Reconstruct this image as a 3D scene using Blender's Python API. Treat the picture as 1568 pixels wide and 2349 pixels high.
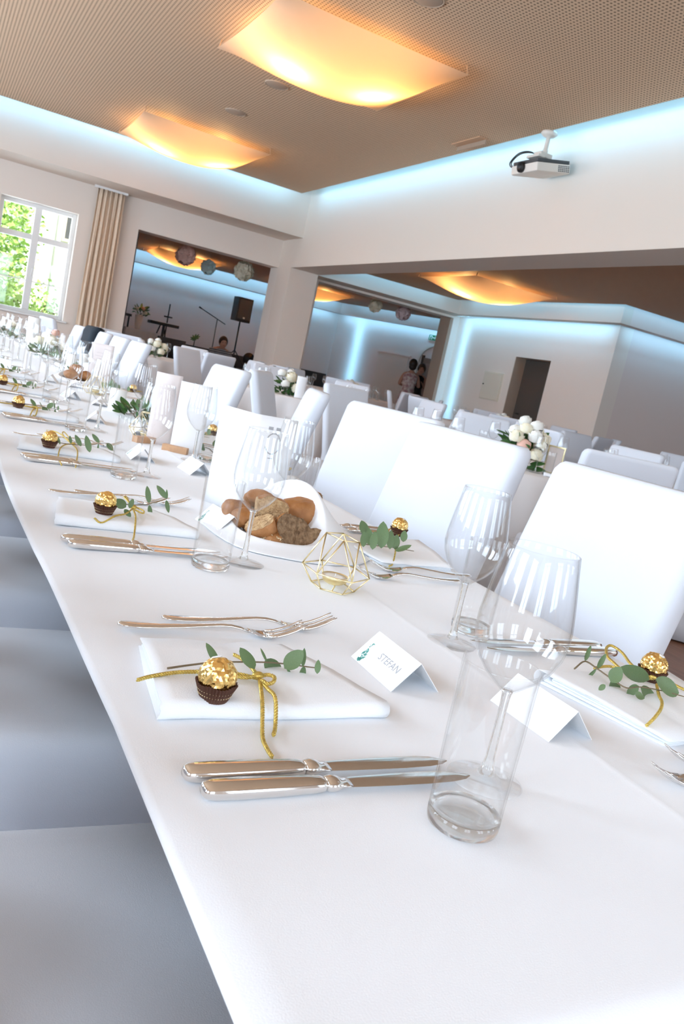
import bpy, bmesh, math, random
from math import sin, cos, pi, radians, sqrt, atan2
from mathutils import Vector, Matrix, noise

for o in list(bpy.data.objects):
    bpy.data.objects.remove(o)
scene = bpy.context.scene
C = scene.collection

# ------------------------------------------------------------------ camera
cam_d = bpy.data.cameras.new('camera')
cam = bpy.data.objects.new('camera', cam_d)
C.objects.link(cam)
ROLL, PITCH, YAW = 0.213260269, 0.163873776, 0.492682406
fwd = Vector((sin(YAW)*cos(PITCH), cos(YAW)*cos(PITCH), -sin(PITCH)))
rgt = Vector((cos(YAW), -sin(YAW), 0))
dwn = fwd.cross(rgt)
r2 = rgt*cos(ROLL) - dwn*sin(ROLL)
d2 = rgt*sin(ROLL) + dwn*cos(ROLL)
mw = Matrix.Identity(4)
for i in range(3):
    mw[i][0] = r2[i]; mw[i][1] = -d2[i]; mw[i][2] = -fwd[i]
mw[2][3] = 1.06
cam.matrix_world = mw
cam_d.sensor_fit = 'VERTICAL'
cam_d.sensor_height = 36.0
cam_d.sensor_width = 36.0*1568/2349
cam_d.lens = 36.0*1877.05/2349
cam_d.clip_start = 0.02
cam_d.dof.use_dof = True
cam_d.dof.focus_distance = 0.95
cam_d.dof.aperture_fstop = 20.0
scene.camera = cam

# ------------------------------------------------------------------ colour, world
vs = scene.view_settings
scene.display_settings.display_device = 'sRGB'
vs.view_transform = 'Standard'; vs.look = 'None'
vs.gamma = 1.0; vs.use_curve_mapping = False
vs.exposure = -0.03
try:
    scene.cycles.transparent_max_bounces = 64
    scene.cycles.transmission_bounces = 16
    scene.cycles.max_bounces = 16
    scene.cycles.sample_clamp_indirect = 6.0
except Exception:
    pass
world = bpy.data.worlds.new('sky'); scene.world = world
world.use_nodes = True
bg = world.node_tree.nodes['Background']
bg.inputs[0].default_value = (0.86, 0.93, 1.0, 1)
bg.inputs[1].default_value = 2.2

def area(name, loc, direction, sx, sy, power, col, spread=None):
    l = bpy.data.lights.new(name, 'AREA'); l.shape = 'RECTANGLE'
    l.size = sx; l.size_y = sy; l.energy = power; l.color = col
    if spread: l.spread = radians(spread)
    o = bpy.data.objects.new(name, l); C.objects.link(o)
    o.location = loc
    o.rotation_euler = Vector(direction).to_track_quat('-Z', 'Y').to_euler()
    return o
def strip(name, a, b, direction, w, power_per_m, col):
    """an LED strip from a to b that shines along direction"""
    a = Vector(a); b = Vector(b); d = Vector(direction).normalized()
    l = bpy.data.lights.new(name, 'AREA'); l.shape = 'RECTANGLE'
    L = (b-a).length
    l.size = L; l.size_y = w; l.energy = power_per_m*L; l.color = col
    o = bpy.data.objects.new(name, l); C.objects.link(o)
    z = -d; x = (b-a).normalized(); x = (x - z*x.dot(z)).normalized(); y = z.cross(x)
    m = Matrix.Identity(4)
    for i in range(3):
        m[i][0] = x[i]; m[i][1] = y[i]; m[i][2] = z[i]; m[i][3] = ((a+b)/2)[i]
    o.matrix_world = m
    return o

# daylight through the windows of the left wall and of the wall behind the camera, plus two added as fill
DAY = (0.68, 0.83, 1.0)
WIN_Y = (-1.6, 0.7, 3.0, 5.3, 7.6, 9.9, 12.2)
WX = -2.7
for wy in WIN_Y:
    area('daylight_and_fill', (WX-0.12, wy, 1.8), (1, 0, -0.12), 1.3, 1.75, 80 if wy < 1 else (145 if wy < 6.5 else 120), DAY)
for wx in (-0.9, 1.7, 4.3, 8.2, 11.6):
    area('daylight_and_fill', (wx, -3.12, 1.8), (0, 1, -0.1), 1.3, 1.75, 55 if wx < 6 else 110, DAY)  # the two rightmost are added fill that brightens the right wall
area('daylight_and_fill', (1.35, 15.25, 1.85), (0, -1, -0.15), 1.1, 1.6, 40, DAY)
# LED strips behind the cove edges
LED = (0.25, 0.64, 1.0)
CZ = 3.85           # main ceiling
SZ = 2.92           # ceiling of the side zone and of the next room
strip('cove_light', (-2.5, 13.56, CZ+0.045), (5.2, 13.56, CZ+0.045), (0, 1, -0.55), 0.07, 4.95, LED)
strip('cove_light', (5.23, -2.9, CZ+0.045), (5.23, 13.5, CZ+0.045), (1, 0, -0.55), 0.07, 4.95, LED)
strip('cove_light', (6.2, 13.9, SZ+0.04), (8.9, 13.9, SZ+0.04), (0, 1, -0.4), 0.05, 2.70, LED)
strip('cove_light', (8.96, 9.6, SZ+0.04), (8.96, 13.9, SZ+0.04), (1, 0, -0.4), 0.05, 2.70, LED)
strip('cove_light', (9.0, 9.42, SZ+0.04), (15.8, 9.42, SZ+0.04), (0, 1, -0.4), 0.05, 2.70, LED)
strip('cove_light', (9.50, 10.3, 2.685), (9.50, 14.6, 2.685), (1, 0, -0.5), 0.04, 2.25, LED)
strip('cove_light', (9.8, 9.98, 2.685), (15.8, 9.98, 2.685), (0, 1, -0.5), 0.04, 1.80, LED)
strip('cove_light', (2.95, 20.85, SZ+0.04), (9.8, 20.85, SZ+0.04), (0, 1, -0.4), 0.05, 2.70, LED)
strip('cove_light', (2.95, 21.48, 2.64), (10.0, 21.48, 2.64), (0, 1, -0.5), 0.04, 2.25, LED)
strip('cove_light', (9.82, 20.70, SZ+0.04), (11.6, 17.65, SZ+0.04), (0.87, 0.5, -0.4), 0.05, 2.70, LED)
strip('cove_light', (10.12, 21.40, 2.64), (12.1, 17.99, 2.64), (0.87, 0.5, -0.5), 0.04, 2.25, LED)
strip('corner_light', (9.54, 14.45, 0.1), (9.54, 14.45, 2.55), (1, 0.25, 0), 0.04, 2.02, LED)
strip('corner_light', (10.42, 20.90, 0.3), (10.42, 20.90, 2.5), (0.86, 0.5, 0), 0.04, 2.70, LED)
# sunlight on the garden side, coming over the building
sun_d = bpy.data.lights.new('sun', 'SUN'); sun_d.energy = 11.0; sun_d.angle = 0.01; sun_d.color = (1.0, 0.95, 0.86)
sun = bpy.data.objects.new('sun', sun_d); C.objects.link(sun)
sun.rotation_euler = Vector((-0.25, 0.8, -0.9)).to_track_quat('-Z', 'Y').to_euler()
# ------------------------------------------------------------------ helpers
def setp(o, **k):
    for a, b in k.items():
        o[a] = b
    return o
class MB:
    def __init__(s): s.v = []; s.f = []; s.uv = None
    def add(s, vs_, fs):
        n = len(s.v); s.v += [tuple(v) for v in vs_]; s.f += [tuple(i+n for i in f) for f in fs]
        return s
    def box(s, x0, x1, y0, y1, z0, z1):
        return s.add([(x0,y0,z0),(x1,y0,z0),(x1,y1,z0),(x0,y1,z0),(x0,y0,z1),(x1,y0,z1),(x1,y1,z1),(x0,y1,z1)],
                     [(0,3,2,1),(4,5,6,7),(0,1,5,4),(1,2,6,5),(2,3,7,6),(3,0,4,7)])
    def prism(s, pts, z0, z1):
        n = len(pts)
        return s.add([(p[0],p[1],z0) for p in pts]+[(p[0],p[1],z1) for p in pts],
                     [tuple(range(n-1,-1,-1)), tuple(range(n,2*n))]+[(i,(i+1)%n,n+(i+1)%n,n+i) for i in range(n)])
    def loft(s, rings, closed=True, cap=True):
        n = len(rings[0]); vs_ = [p for r in rings for p in r]; fs = []
        for k in range(len(rings)-1):
            for i in range(n if closed else n-1):
                j = (i+1) % n
                fs.append((k*n+i, k*n+j, (k+1)*n+j, (k+1)*n+i))
        if cap and closed:
            fs.append(tuple(range(n-1,-1,-1))); fs.append(tuple((len(rings)-1)*n+i for i in range(n)))
        return s.add(vs_, fs)
    def lathe(s, prof, n=24, c=(0,0,0), cap=False):
        return s.loft([[(c[0]+r*cos(2*pi*i/n), c[1]+r*sin(2*pi*i/n), c[2]+z) for i in range(n)] for r, z in prof], True, cap)
    def tube(s, pts, r, n=6, cap=True):
        pts = [Vector(p) for p in pts]; rings = []
        t0 = (pts[1]-pts[0]).normalized()
        u = t0.orthogonal().normalized()
        for k, p in enumerate(pts):
            a = pts[max(0,k-1)]; b = pts[min(len(pts)-1,k+1)]
            t = (b-a).normalized() if (b-a).length > 1e-9 else t0
            u = (u - t*u.dot(t)); u = u.normalized() if u.length > 1e-6 else t.orthogonal().normalized()
            w = t.cross(u); rr = r[k] if isinstance(r,(list,tuple)) else r
            rings.append([p+(u*cos(2*pi*i/n)+w*sin(2*pi*i/n))*rr for i in range(n)])
        return s.loft(rings, True, cap)
    def ball(s, c, r, n=12, m=8, sq=(1,1,1)):
        rings = []
        for k in range(m+1):
            a = -pi/2+pi*k/m; q = max(cos(a),1e-3)
            rings.append([(c[0]+r*sq[0]*q*cos(2*pi*i/n), c[1]+r*sq[1]*q*sin(2*pi*i/n), c[2]+r*sq[2]*sin(a)) for i in range(n)])
        return s.loft(rings, True, True)
    def grid(s, fn, nu, nv):
        vs_ = [fn(i/nu, j/nv) for j in range(nv+1) for i in range(nu+1)]
        return s.add(vs_, [(j*(nu+1)+i, j*(nu+1)+i+1, (j+1)*(nu+1)+i+1, (j+1)*(nu+1)+i) for j in range(nv) for i in range(nu)])
    def mesh(s, name, smooth=True):
        me = bpy.data.meshes.new(name); me.from_pydata(s.v, [], s.f); me.update()
        if smooth: me.polygons.foreach_set('use_smooth', [True]*len(me.polygons))
        return me
def obj(name, mb, mat, parent=None, smooth=True, auto=None, loc=None, rot=None, solid=None, sub=0, bev=None):
    me = mb.mesh(name, smooth) if isinstance(mb, MB) else mb
    if mat is not None and not me.materials: me.materials.append(mat)
    o = bpy.data.objects.new(name, me); C.objects.link(o)
    if parent: o.parent = parent
    if loc: o.location = loc
    if rot: o.rotation_euler = rot
    if bev:
        m = o.modifiers.new('bevel','BEVEL'); m.width = bev; m.segments = 2; m.limit_method = 'ANGLE'
    if solid is not None:
        m = o.modifiers.new('solid','SOLIDIFY'); m.thickness = solid; m.offset = 0
    if sub:
        m = o.modifiers.new('sub','SUBSURF'); m.levels = sub; m.render_levels = sub
    if auto and smooth:
        try: me.set_sharp_from_angle(angle=radians(auto))
        except Exception: pass
    return o
def thing(name, label, cat, loc=(0,0,0), rz=0, group=None):
    o = bpy.data.objects.new(name, None); C.objects.link(o)
    o.empty_display_size = 0.05
    o.location = loc; o.rotation_euler = (0,0,rz)
    o['label'] = label; o['category'] = cat
    if group: o['group'] = group
    return o
def tag(o, label, cat, group=None):
    o['label'] = label; o['category'] = cat
    if group: o['group'] = group
    return o
def dup(root, loc, rz=None, label=None, group=None, scale=None):
    r = root.copy(); C.objects.link(r); r.location = loc
    if rz is not None: r.rotation_euler = (0,0,rz)
    if label: r['label'] = label
    if group: r['group'] = group
    elif 'group' in r.keys(): del r['group']
    if scale: r.scale = (scale,)*3 if not isinstance(scale, tuple) else scale
    def rec(src, dst):
        for ch in list(src.children):
            c = ch.copy(); C.objects.link(c); c.parent = dst
            rec(ch, c)
    rec(root, r)
    return r
def struct(name, mb, mat, smooth=False, **k):
    o = obj(name, mb, mat, smooth=smooth, **k); o['kind'] = 'structure'; return o

# ------------------------------------------------------------------ materials
def mat(name, col, rough=0.6, metal=0.0, noise_amt=0.0, noise_scale=20, bump=0.0, bump_scale=60, spec=0.5, col2=None, emit=None, sheen=0, trans=0, ior=1.45, coord='Object'):
    m = bpy.data.materials.new(name); m.use_nodes = True
    nt = m.node_tree; b = nt.nodes['Principled BSDF']
    b.inputs['Base Color'].default_value = (*col, 1)
    b.inputs['Roughness'].default_value = rough
    b.inputs['Metallic'].default_value = metal
    b.inputs['Specular IOR Level'].default_value = spec
    b.inputs['IOR'].default_value = ior
    if trans: b.inputs['Transmission Weight'].default_value = trans
    if sheen: b.inputs['Sheen Weight'].default_value = sheen
    tc = nt.nodes.new('ShaderNodeTexCoord')
    if noise_amt or col2:
        n = nt.nodes.new('ShaderNodeTexNoise'); n.inputs['Scale'].default_value = noise_scale; n.inputs['Detail'].default_value = 4
        nt.links.new(tc.outputs[coord], n.inputs['Vector'])
        mx = nt.nodes.new('ShaderNodeMix'); mx.data_type = 'RGBA'
        c2 = col2 or tuple(max(0, c*(1-noise_amt)) for c in col)
        mx.inputs[6].default_value = (*col, 1); mx.inputs[7].default_value = (*c2, 1)
        cr = nt.nodes.new('ShaderNodeValToRGB'); cr.color_ramp.elements[0].position = 0.35; cr.color_ramp.elements[1].position = 0.65
        nt.links.new(n.outputs[0], cr.inputs[0]); nt.links.new(cr.outputs[0], mx.inputs[0])
        nt.links.new(mx.outputs[2], b.inputs['Base Color'])
    if bump:
        n2 = nt.nodes.new('ShaderNodeTexNoise'); n2.inputs['Scale'].default_value = bump_scale; n2.inputs['Detail'].default_value = 3
        nt.links.new(tc.outputs[coord], n2.inputs['Vector'])
        bp = nt.nodes.new('ShaderNodeBump'); bp.inputs['Strength'].default_value = bump; bp.inputs['Distance'].default_value = 0.01
        nt.links.new(n2.outputs[0], bp.inputs['Height']); nt.links.new(bp.outputs[0], b.inputs['Normal'])
    if emit:
        b.inputs['Emission Color'].default_value = (*emit[0], 1); b.inputs['Emission Strength'].default_value = emit[1]
    return m
def glass_thin(name, tint=(0.996,0.998,0.998), edge=(0.58,0.64,0.67)):
    m = bpy.data.materials.new(name); m.use_nodes = True; nt = m.node_tree
    nt.nodes.remove(nt.nodes['Principled BSDF'])
    out = nt.nodes['Material Output']
    lw = nt.nodes.new('ShaderNodeLayerWeight'); lw.inputs[0].default_value = 0.25
    cr = nt.nodes.new('ShaderNodeValToRGB')
    cr.color_ramp.elements[0].position = 0.86; cr.color_ramp.elements[0].color = (*tint,1)
    cr.color_ramp.elements[1].position = 1.0; cr.color_ramp.elements[1].color = (*edge,1)
    nt.links.new(lw.outputs['Facing'], cr.inputs[0])
    tr = nt.nodes.new('ShaderNodeBsdfTransparent'); nt.links.new(cr.outputs[0], tr.inputs[0])
    gl = nt.nodes.new('ShaderNodeBsdfGlossy'); gl.inputs['Roughness'].default_value = 0.02
    l2 = nt.nodes.new('ShaderNodeLayerWeight'); l2.inputs[0].default_value = 0.5
    pw = nt.nodes.new('ShaderNodeMath'); pw.operation = 'POWER'; pw.inputs[1].default_value = 4.0
    nt.links.new(l2.outputs['Facing'], pw.inputs[0])
    fr = nt.nodes.new('ShaderNodeMath'); fr.operation = 'MULTIPLY_ADD'; fr.inputs[1].default_value = 0.62; fr.inputs[2].default_value = 0.04
    nt.links.new(pw.outputs[0], fr.inputs[0])
    mx = nt.nodes.new('ShaderNodeMixShader')
    nt.links.new(fr.outputs[0], mx.inputs[0]); nt.links.new(tr.outputs[0], mx.inputs[1]); nt.links.new(gl.outputs[0], mx.inputs[2])
    nt.links.new(mx.outputs[0], out.inputs[0])
    return m
M = {}
M['wall'] = mat('wall_paint', (0.80,0.71,0.63), 0.7, bump=0.05, bump_scale=120)
M['wall2'] = mat('wall_paint_grey', (0.82,0.70,0.64), 0.7, bump=0.05, bump_scale=120)
M['beam'] = mat('beam_paint', (0.77,0.67,0.58), 0.65)
M['white'] = mat('white_lacquer', (0.82,0.81,0.79), 0.4)
M['frame'] = mat('window_white', (0.80,0.79,0.77), 0.35)
M['cloth'] = mat('tablecloth', (0.89,0.91,0.945), 0.8, bump=0.08, bump_scale=900, sheen=0.15)
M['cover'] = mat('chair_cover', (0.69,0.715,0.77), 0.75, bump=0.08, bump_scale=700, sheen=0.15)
M['skirt'] = mat('skirt_cloth', (0.74,0.70,0.68), 0.8, sheen=0.1)
M['napkin'] = mat('napkin_cloth', (0.88,0.895,0.92), 0.85, bump=0.1, bump_scale=800)
M['steel'] = mat('cutlery_steel', (0.80,0.78,0.76), 0.10, 1.0)
M['gold'] = mat('gold_foil', (0.95,0.66,0.24), 0.22, 1.0)
M['goldwire'] = mat('gold_wire', (0.93,0.80,0.48), 0.28, 1.0)
M['cordg'] = mat('gold_cord', (0.80,0.60,0.16), 0.38, 0.75, noise_amt=0.3, noise_scale=300)
M['paper'] = mat('white_paper', (0.90,0.90,0.91), 0.8)
M['pinkpaper'] = mat('pink_paper', (0.86,0.78,0.76), 0.8)
M['ink'] = mat('grey_ink', (0.42,0.42,0.44), 0.8)
M['inkgreen'] = mat('green_ink', (0.12,0.42,0.36), 0.8)
M['brown'] = mat('brown_paper_cup', (0.09,0.035,0.02), 0.6)
M['leaf'] = mat('eucalyptus_leaf', (0.115,0.185,0.075), 0.5, col2=(0.17,0.245,0.12), noise_scale=60)
M['leafdark'] = mat('dark_leaf', (0.035,0.11,0.025), 0.35, col2=(0.07,0.17,0.05), noise_scale=40)
M['stem'] = mat('stem_wood', (0.20,0.15,0.09), 0.7)
M['crust'] = mat('bread_crust', (0.30,0.115,0.03), 0.55, col2=(0.46,0.21,0.075), noise_scale=28, bump=0.3, bump_scale=90)
M['crumb'] = mat('bread_crumb', (0.60,0.40,0.21), 0.9, col2=(0.42,0.25,0.12), noise_scale=110, bump=0.8, bump_scale=140)
M['crumbdark'] = mat('bread_rye_crumb', (0.36,0.23,0.13), 0.9, col2=(0.18,0.10,0.05), noise_scale=120, bump=0.9, bump_scale=140)
M['seed'] = mat('bread_seed', (0.83,0.68,0.45), 0.7)
M['basket'] = mat('wicker_dark', (0.10,0.06,0.035), 0.7, bump=0.4, bump_scale=200)
M['wax'] = mat('candle_wax', (0.90,0.88,0.84), 0.5)
M['black'] = mat('black_plastic', (0.012,0.012,0.013), 0.45)
M['dark'] = mat('dark_wood', (0.035,0.025,0.022), 0.5)
M['darkgrey'] = mat('dark_grey', (0.06,0.065,0.07), 0.5)
M['copper'] = mat('light_wood_block', (0.62,0.36,0.20), 0.5, noise_amt=0.2, noise_scale=40)
M['curtain'] = mat('curtain_cloth', (0.72,0.57,0.43), 0.85)
M['glass'] = glass_thin('thin_glass')
M['pane'] = glass_thin('window_pane', (0.97,0.98,0.98), (0.8,0.85,0.85))
M['glassthick'] = mat('thick_glass', (0.97,0.99,0.99), 0.0, trans=1.0, ior=1.45)
_nt = M['glassthick'].node_tree; _o = _nt.nodes['Material Output']; _t = _nt.nodes.new('ShaderNodeBsdfTransparent'); _m = _nt.nodes.new('ShaderNodeMixShader')
_m.inputs[0].default_value = 0.18; _nt.links.new(_nt.nodes['Principled BSDF'].outputs[0], _m.inputs[1]); _nt.links.new(_t.outputs[0], _m.inputs[2]); _nt.links.new(_m.outputs[0], _o.inputs[0])
M['projector'] = mat('projector_shell', (0.78,0.73,0.66), 0.4)
M['skin'] = mat('skin', (0.55,0.30,0.21), 0.55)
M['hair'] = mat('dark_hair', (0.025,0.014,0.01), 0.5)
M['creamflower'] = mat('cream_petal', (0.86,0.78,0.56), 0.7, col2=(0.9,0.86,0.72), noise_scale=30)
M['whiteflower'] = mat('white_petal', (0.86,0.84,0.78), 0.7)
M['pinkflower'] = mat('pink_petal', (0.80,0.48,0.38), 0.7)
M['door'] = mat('door_dark_grey', (0.075,0.066,0.058), 0.5)
M['jamb'] = mat('door_jamb', (0.40,0.30,0.23), 0.6)
M['greengrass'] = mat('garden_ground', (0.16,0.30,0.08), 0.9)
M['plaster'] = mat('house_plaster', (0.85,0.84,0.80), 0.8)

def ceiling_material():
    m = bpy.data.materials.new('perforated_ceiling'); m.use_nodes = True; nt = m.node_tree
    b = nt.nodes['Principled BSDF']; b.inputs['Roughness'].default_value = 0.75
    b.inputs['Specular IOR Level'].default_value = 0.2
    tc = nt.nodes.new('ShaderNodeTexCoord'); sp = nt.nodes.new('ShaderNodeSeparateXYZ')
    nt.links.new(tc.outputs['Object'], sp.inputs[0])
    def mth(op, a, bb=None):
        n = nt.nodes.new('ShaderNodeMath'); n.operation = op
        for i, q in enumerate((a, bb)):
            if q is None: continue
            if isinstance(q, (int, float)): n.inputs[i].default_value = q
            else: nt.links.new(q, n.inputs[i])
        return n.outputs[0]
    p = 0.034
    fx = mth('SUBTRACT', mth('FRACT', mth('DIVIDE', sp.outputs[0], p)), 0.5)
    fy = mth('SUBTRACT', mth('FRACT', mth('DIVIDE', sp.outputs[1], p)), 0.5)
    d = mth('SQRT', mth('ADD', mth('MULTIPLY', fx, fx), mth('MULTIPLY', fy, fy)))
    hole = mth('LESS_THAN', d, 0.26)
    mx = nt.nodes.new('ShaderNodeMix'); mx.data_type = 'RGBA'
    mx.inputs[6].default_value = (0.68,0.49,0.33,1); mx.inputs[7].default_value = (0.20,0.13,0.085,1)
    nt.links.new(hole, mx.inputs[0]); nt.links.new(mx.outputs[2], b.inputs['Base Color'])
    return m
M['ceiling'] = ceiling_material()
def floor_material():
    m = bpy.data.materials.new('wood_floor'); m.use_nodes = True; nt = m.node_tree
    b = nt.nodes['Principled BSDF']; b.inputs['Roughness'].default_value = 0.35
    tc = nt.nodes.new('ShaderNodeTexCoord'); mp = nt.nodes.new('ShaderNodeMapping')
    mp.inputs['Scale'].default_value = (18, 1.2, 1)
    n = nt.nodes.new('ShaderNodeTexNoise'); n.inputs['Scale'].default_value = 2.5; n.inputs['Detail'].default_value = 6
    nt.links.new(tc.outputs['Object'], mp.inputs[0]); nt.links.new(mp.outputs[0], n.inputs['Vector'])
    cr = nt.nodes.new('ShaderNodeValToRGB')
    cr.color_ramp.elements[0].color = (0.17,0.07,0.035,1); cr.color_ramp.elements[1].color = (0.34,0.16,0.085,1)
    cr.color_ramp.elements[0].position = 0.3; cr.color_ramp.elements[1].position = 0.7
    nt.links.new(n.outputs[0], cr.inputs[0]); nt.links.new(cr.outputs[0], b.inputs['Base Color'])
    return m
M['floor'] = floor_material()
def lamp_material():
    m = bpy.data.materials.new('lamp_fabric'); m.use_nodes = True; nt = m.node_tree
    nt.nodes.remove(nt.nodes['Principled BSDF']); out = nt.nodes['Material Output']
    d = nt.nodes.new('ShaderNodeBsdfDiffuse'); t = nt.nodes.new('ShaderNodeBsdfTranslucent')
    d.inputs[0].default_value = (0.85,0.74,0.60,1); t.inputs[0].default_value = (0.95,0.80,0.58,1)
    mx = nt.nodes.new('ShaderNodeMixShader'); mx.inputs[0].default_value = 0.55
    nt.links.new(d.outputs[0], mx.inputs[1]); nt.links.new(t.outputs[0], mx.inputs[2]); nt.links.new(mx.outputs[0], out.inputs[0])
    return m
M['lampfab'] = lamp_material()

# ------------------------------------------------------------------ the shell
YW, YB = 14.8, 15.2          # far wall (window wall), front and back
XB0, XB1 = 5.55, 6.1         # beam
HT = 4.2
b = MB(); b.box(-3.2, 16.2, -3.4, 15.2, -0.1, 0.0); b.box(2.74, 12.6, 15.2, 22.2, -0.1, 0.0); struct('floor', b, M['floor'])
# far wall with window, and two wide openings to the next room
b = MB()
b.box(-3.0, 0.76, YW, YB, 0, HT); b.box(0.76, 1.95, YW, YB, 0, 0.93); b.box(0.76, 1.95, YW, YB, 2.69, HT)
b.box(1.95, 2.94, YW, YB, 0, HT); b.box(2.94, 5.55, YW, YB, 2.71, HT); b.box(5.55, 6.40, YW, YB, 0, HT)
b.box(6.40, 9.56, YW, YB, 2.66, HT); b.box(9.56, 10.0, YW, YB, 0, HT)
struct('wall_far', b, M['wall'])
b = MB(); b.box(2.94, 2.965, YW+0.03, YB-0.03, 0, 2.68); struct('trim_1', b, M['dark'])
b = MB(); b.box(9.50, 9.56, YW+0.02, YB+0.02, 0, 2.655); struct('trim_2', b, M['jamb'])
# beam and column
b = MB(); b.box(XB0, XB1, -3.2, YW, 2.70, HT); struct('trim_3', b, M['beam'])
b = MB(); b.box(XB0, XB1, 14.19, YW, 0, 2.70); struct('wall_column', b, M['beam'])
# soffit under the ceiling along the far wall
b = MB(); b.box(-2.7, XB0, 13.88, YW, 3.20, HT); struct('trim_4', b, M['beam'])
# ceilings
b = MB(); b.box(-2.7, 5.25, -3.0, 13.58, CZ, CZ+0.03); struct('ceiling', b, M['ceiling'])
b = MB(); b.box(-3.0, 6.0, -3.2, YB, HT, HT+0.1); b.box(6.0, 16.2, -3.2, 22.2, 3.10, 3.2); b.box(2.74, 6.1, YB, 21.9, 3.10, 3.2)
struct('ceiling_slab', b, M['wall'])
plain_c = mat('plain_ceiling', (0.58,0.37,0.23), 0.75)
b = MB(); b.box(XB1, 8.98, -3.0, 13.92, SZ, SZ+0.03); b.box(8.98, 16.0, -3.0, 9.44, SZ, SZ+0.03)
struct('ceiling_side', b, plain_c)
b = MB(); b.prism([(2.88,YB),(12.36,YB),(12.05,16.9),(9.80,20.80),(2.88,20.80)], SZ, SZ+0.03); struct('ceiling_next', b, plain_c)
# soffits of the side zone
b = MB(); b.box(XB1, 9.56, 14.23, YW, 2.70, 3.1); struct('trim_5', b, M['beam'])
b = MB(); b.box(9.28, 9.48, 9.76, 14.23, 2.70, 3.1); struct('trim_6', b, M['beam'])
b = MB(); b.box(9.48, 16.0, 9.76, 9.96, 2.70, 3.1); struct('trim_7', b, M['wall2'])
# door wall and right wall
b = MB()
b.box(9.72, 10.02, 10.2, 11.65, 0, 3.1); b.box(9.72, 10.02, 12.66, YW+.4, 0, 3.1); b.box(9.72, 10.02, 11.65, 12.66, 2.05, 3.1)
struct('wall_door_side', b, mat('door_wall_lit_paint', (0.86,0.76,0.67), 0.65))  # lighter colour stands in for sunlight reflected onto this wall
b = MB(); b.box(10.02, 16.2, 10.2, 10.4, 0, 3.1); struct('wall_right', b, M['wall2'])
b = MB(); b.box(10.02,13.0,11.3,11.5,0,3.1); b.box(10.02,13.0,12.9,13.1,0,3.1); b.box(12.8,13.0,11.5,12.9,0,3.1); struct('wall_corridor', b, M['wall2'])
b = MB(); b.box(9.725,10.02,12.645,12.66,0,2.05); struct('trim_11', b, M['jamb'])
# left wall with windows, wall behind the camera, outer right wall
def wall_windows(mb, axis, c0, c1, a0, a1, centres, w, z0, z1, top):
    edges = [a0]
    for c in centres: edges += [c-w/2, c+w/2]
    edges.append(a1)
    for i in range(0, len(edges), 2):
        q = (edges[i], edges[i+1])
        mb.box(c0, c1, q[0], q[1], 0, top) if axis == 'y' else mb.box(q[0], q[1], c0, c1, 0, top)
    for c in centres:
        for zz in ((0,z0),(z1,top)):
            mb.box(c0, c1, c-w/2, c+w/2, *zz) if axis == 'y' else mb.box(c-w/2, c+w/2, c0, c1, *zz)
b = MB(); wall_windows(b, 'y', -3.0, WX, -3.2, YB, WIN_Y, 1.3, 0.93, 2.69, HT); struct('wall_left', b, M['wall'])
b = MB(); wall_windows(b, 'x', -3.2, -3.0, -3.0, 16.2, (-0.9,1.7,4.3,8.2,11.6), 1.3, 0.93, 2.69, HT); struct('wall_back', b, M['wall'])  # two rightmost openings added to light the right wall
b = MB(); b.box(16.0, 16.2, -3.2, 10.2, 0, 3.1); struct('wall_outer_right', b, M['wall2'])
# the next room
b = MB(); b.box(2.74, 2.88, YB, 21.9, 0, 3.1); struct('wall_next_left', b, M['wall2'])
b = MB(); b.box(2.74, 10.3, 21.7, 21.9, 0, 3.1); struct('wall_next_back', b, M['wall2'])
b = MB(); b.prism([(10.2,21.7),(12.36,17.98),(12.56,18.08),(10.4,21.9)], 0, 3.1); b.prism([(12.36,17.98),(12.36,15.2),(12.56,15.2),(12.56,18.08)], 0, 3.1); b.box(10.0,12.56,15.0,15.2,0,3.1)
struct('wall_next_right', b, M['wall2'])
b = MB(); b.box(2.88, 10.0, 21.16, 21.46, 2.66, 3.1); struct('trim_8', b, M['wall2'])
b = MB(); b.prism([(10.0,21.46),(9.98,21.16),(12.0,17.68),(12.2,17.78),(10.08,21.42)], 2.66, 3.1); struct('trim_9', b, M['wall2'])
b = MB(); b.box(2.88, 10.15, 21.62, 21.7, 0, 0.95); struct('trim_10', b, M['dark'])

# ================================================================== things on and around the long table
TZ = 0.75
random.seed(4)
def rrect(w, d, r, n=4, cx=0, cy=0):
    """rounded rectangle outline, counter-clockwise"""
    out = []
    for (sx, sy, a0) in ((1,-1,-90),(1,1,0),(-1,1,90),(-1,-1,180)):
        for k in range(n+1):
            a = radians(a0+90*k/n)
            out.append((cx+sx*(w/2-r)+r*cos(a), cy+sy*(d/2-r)+r*sin(a)))
    return out

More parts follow.
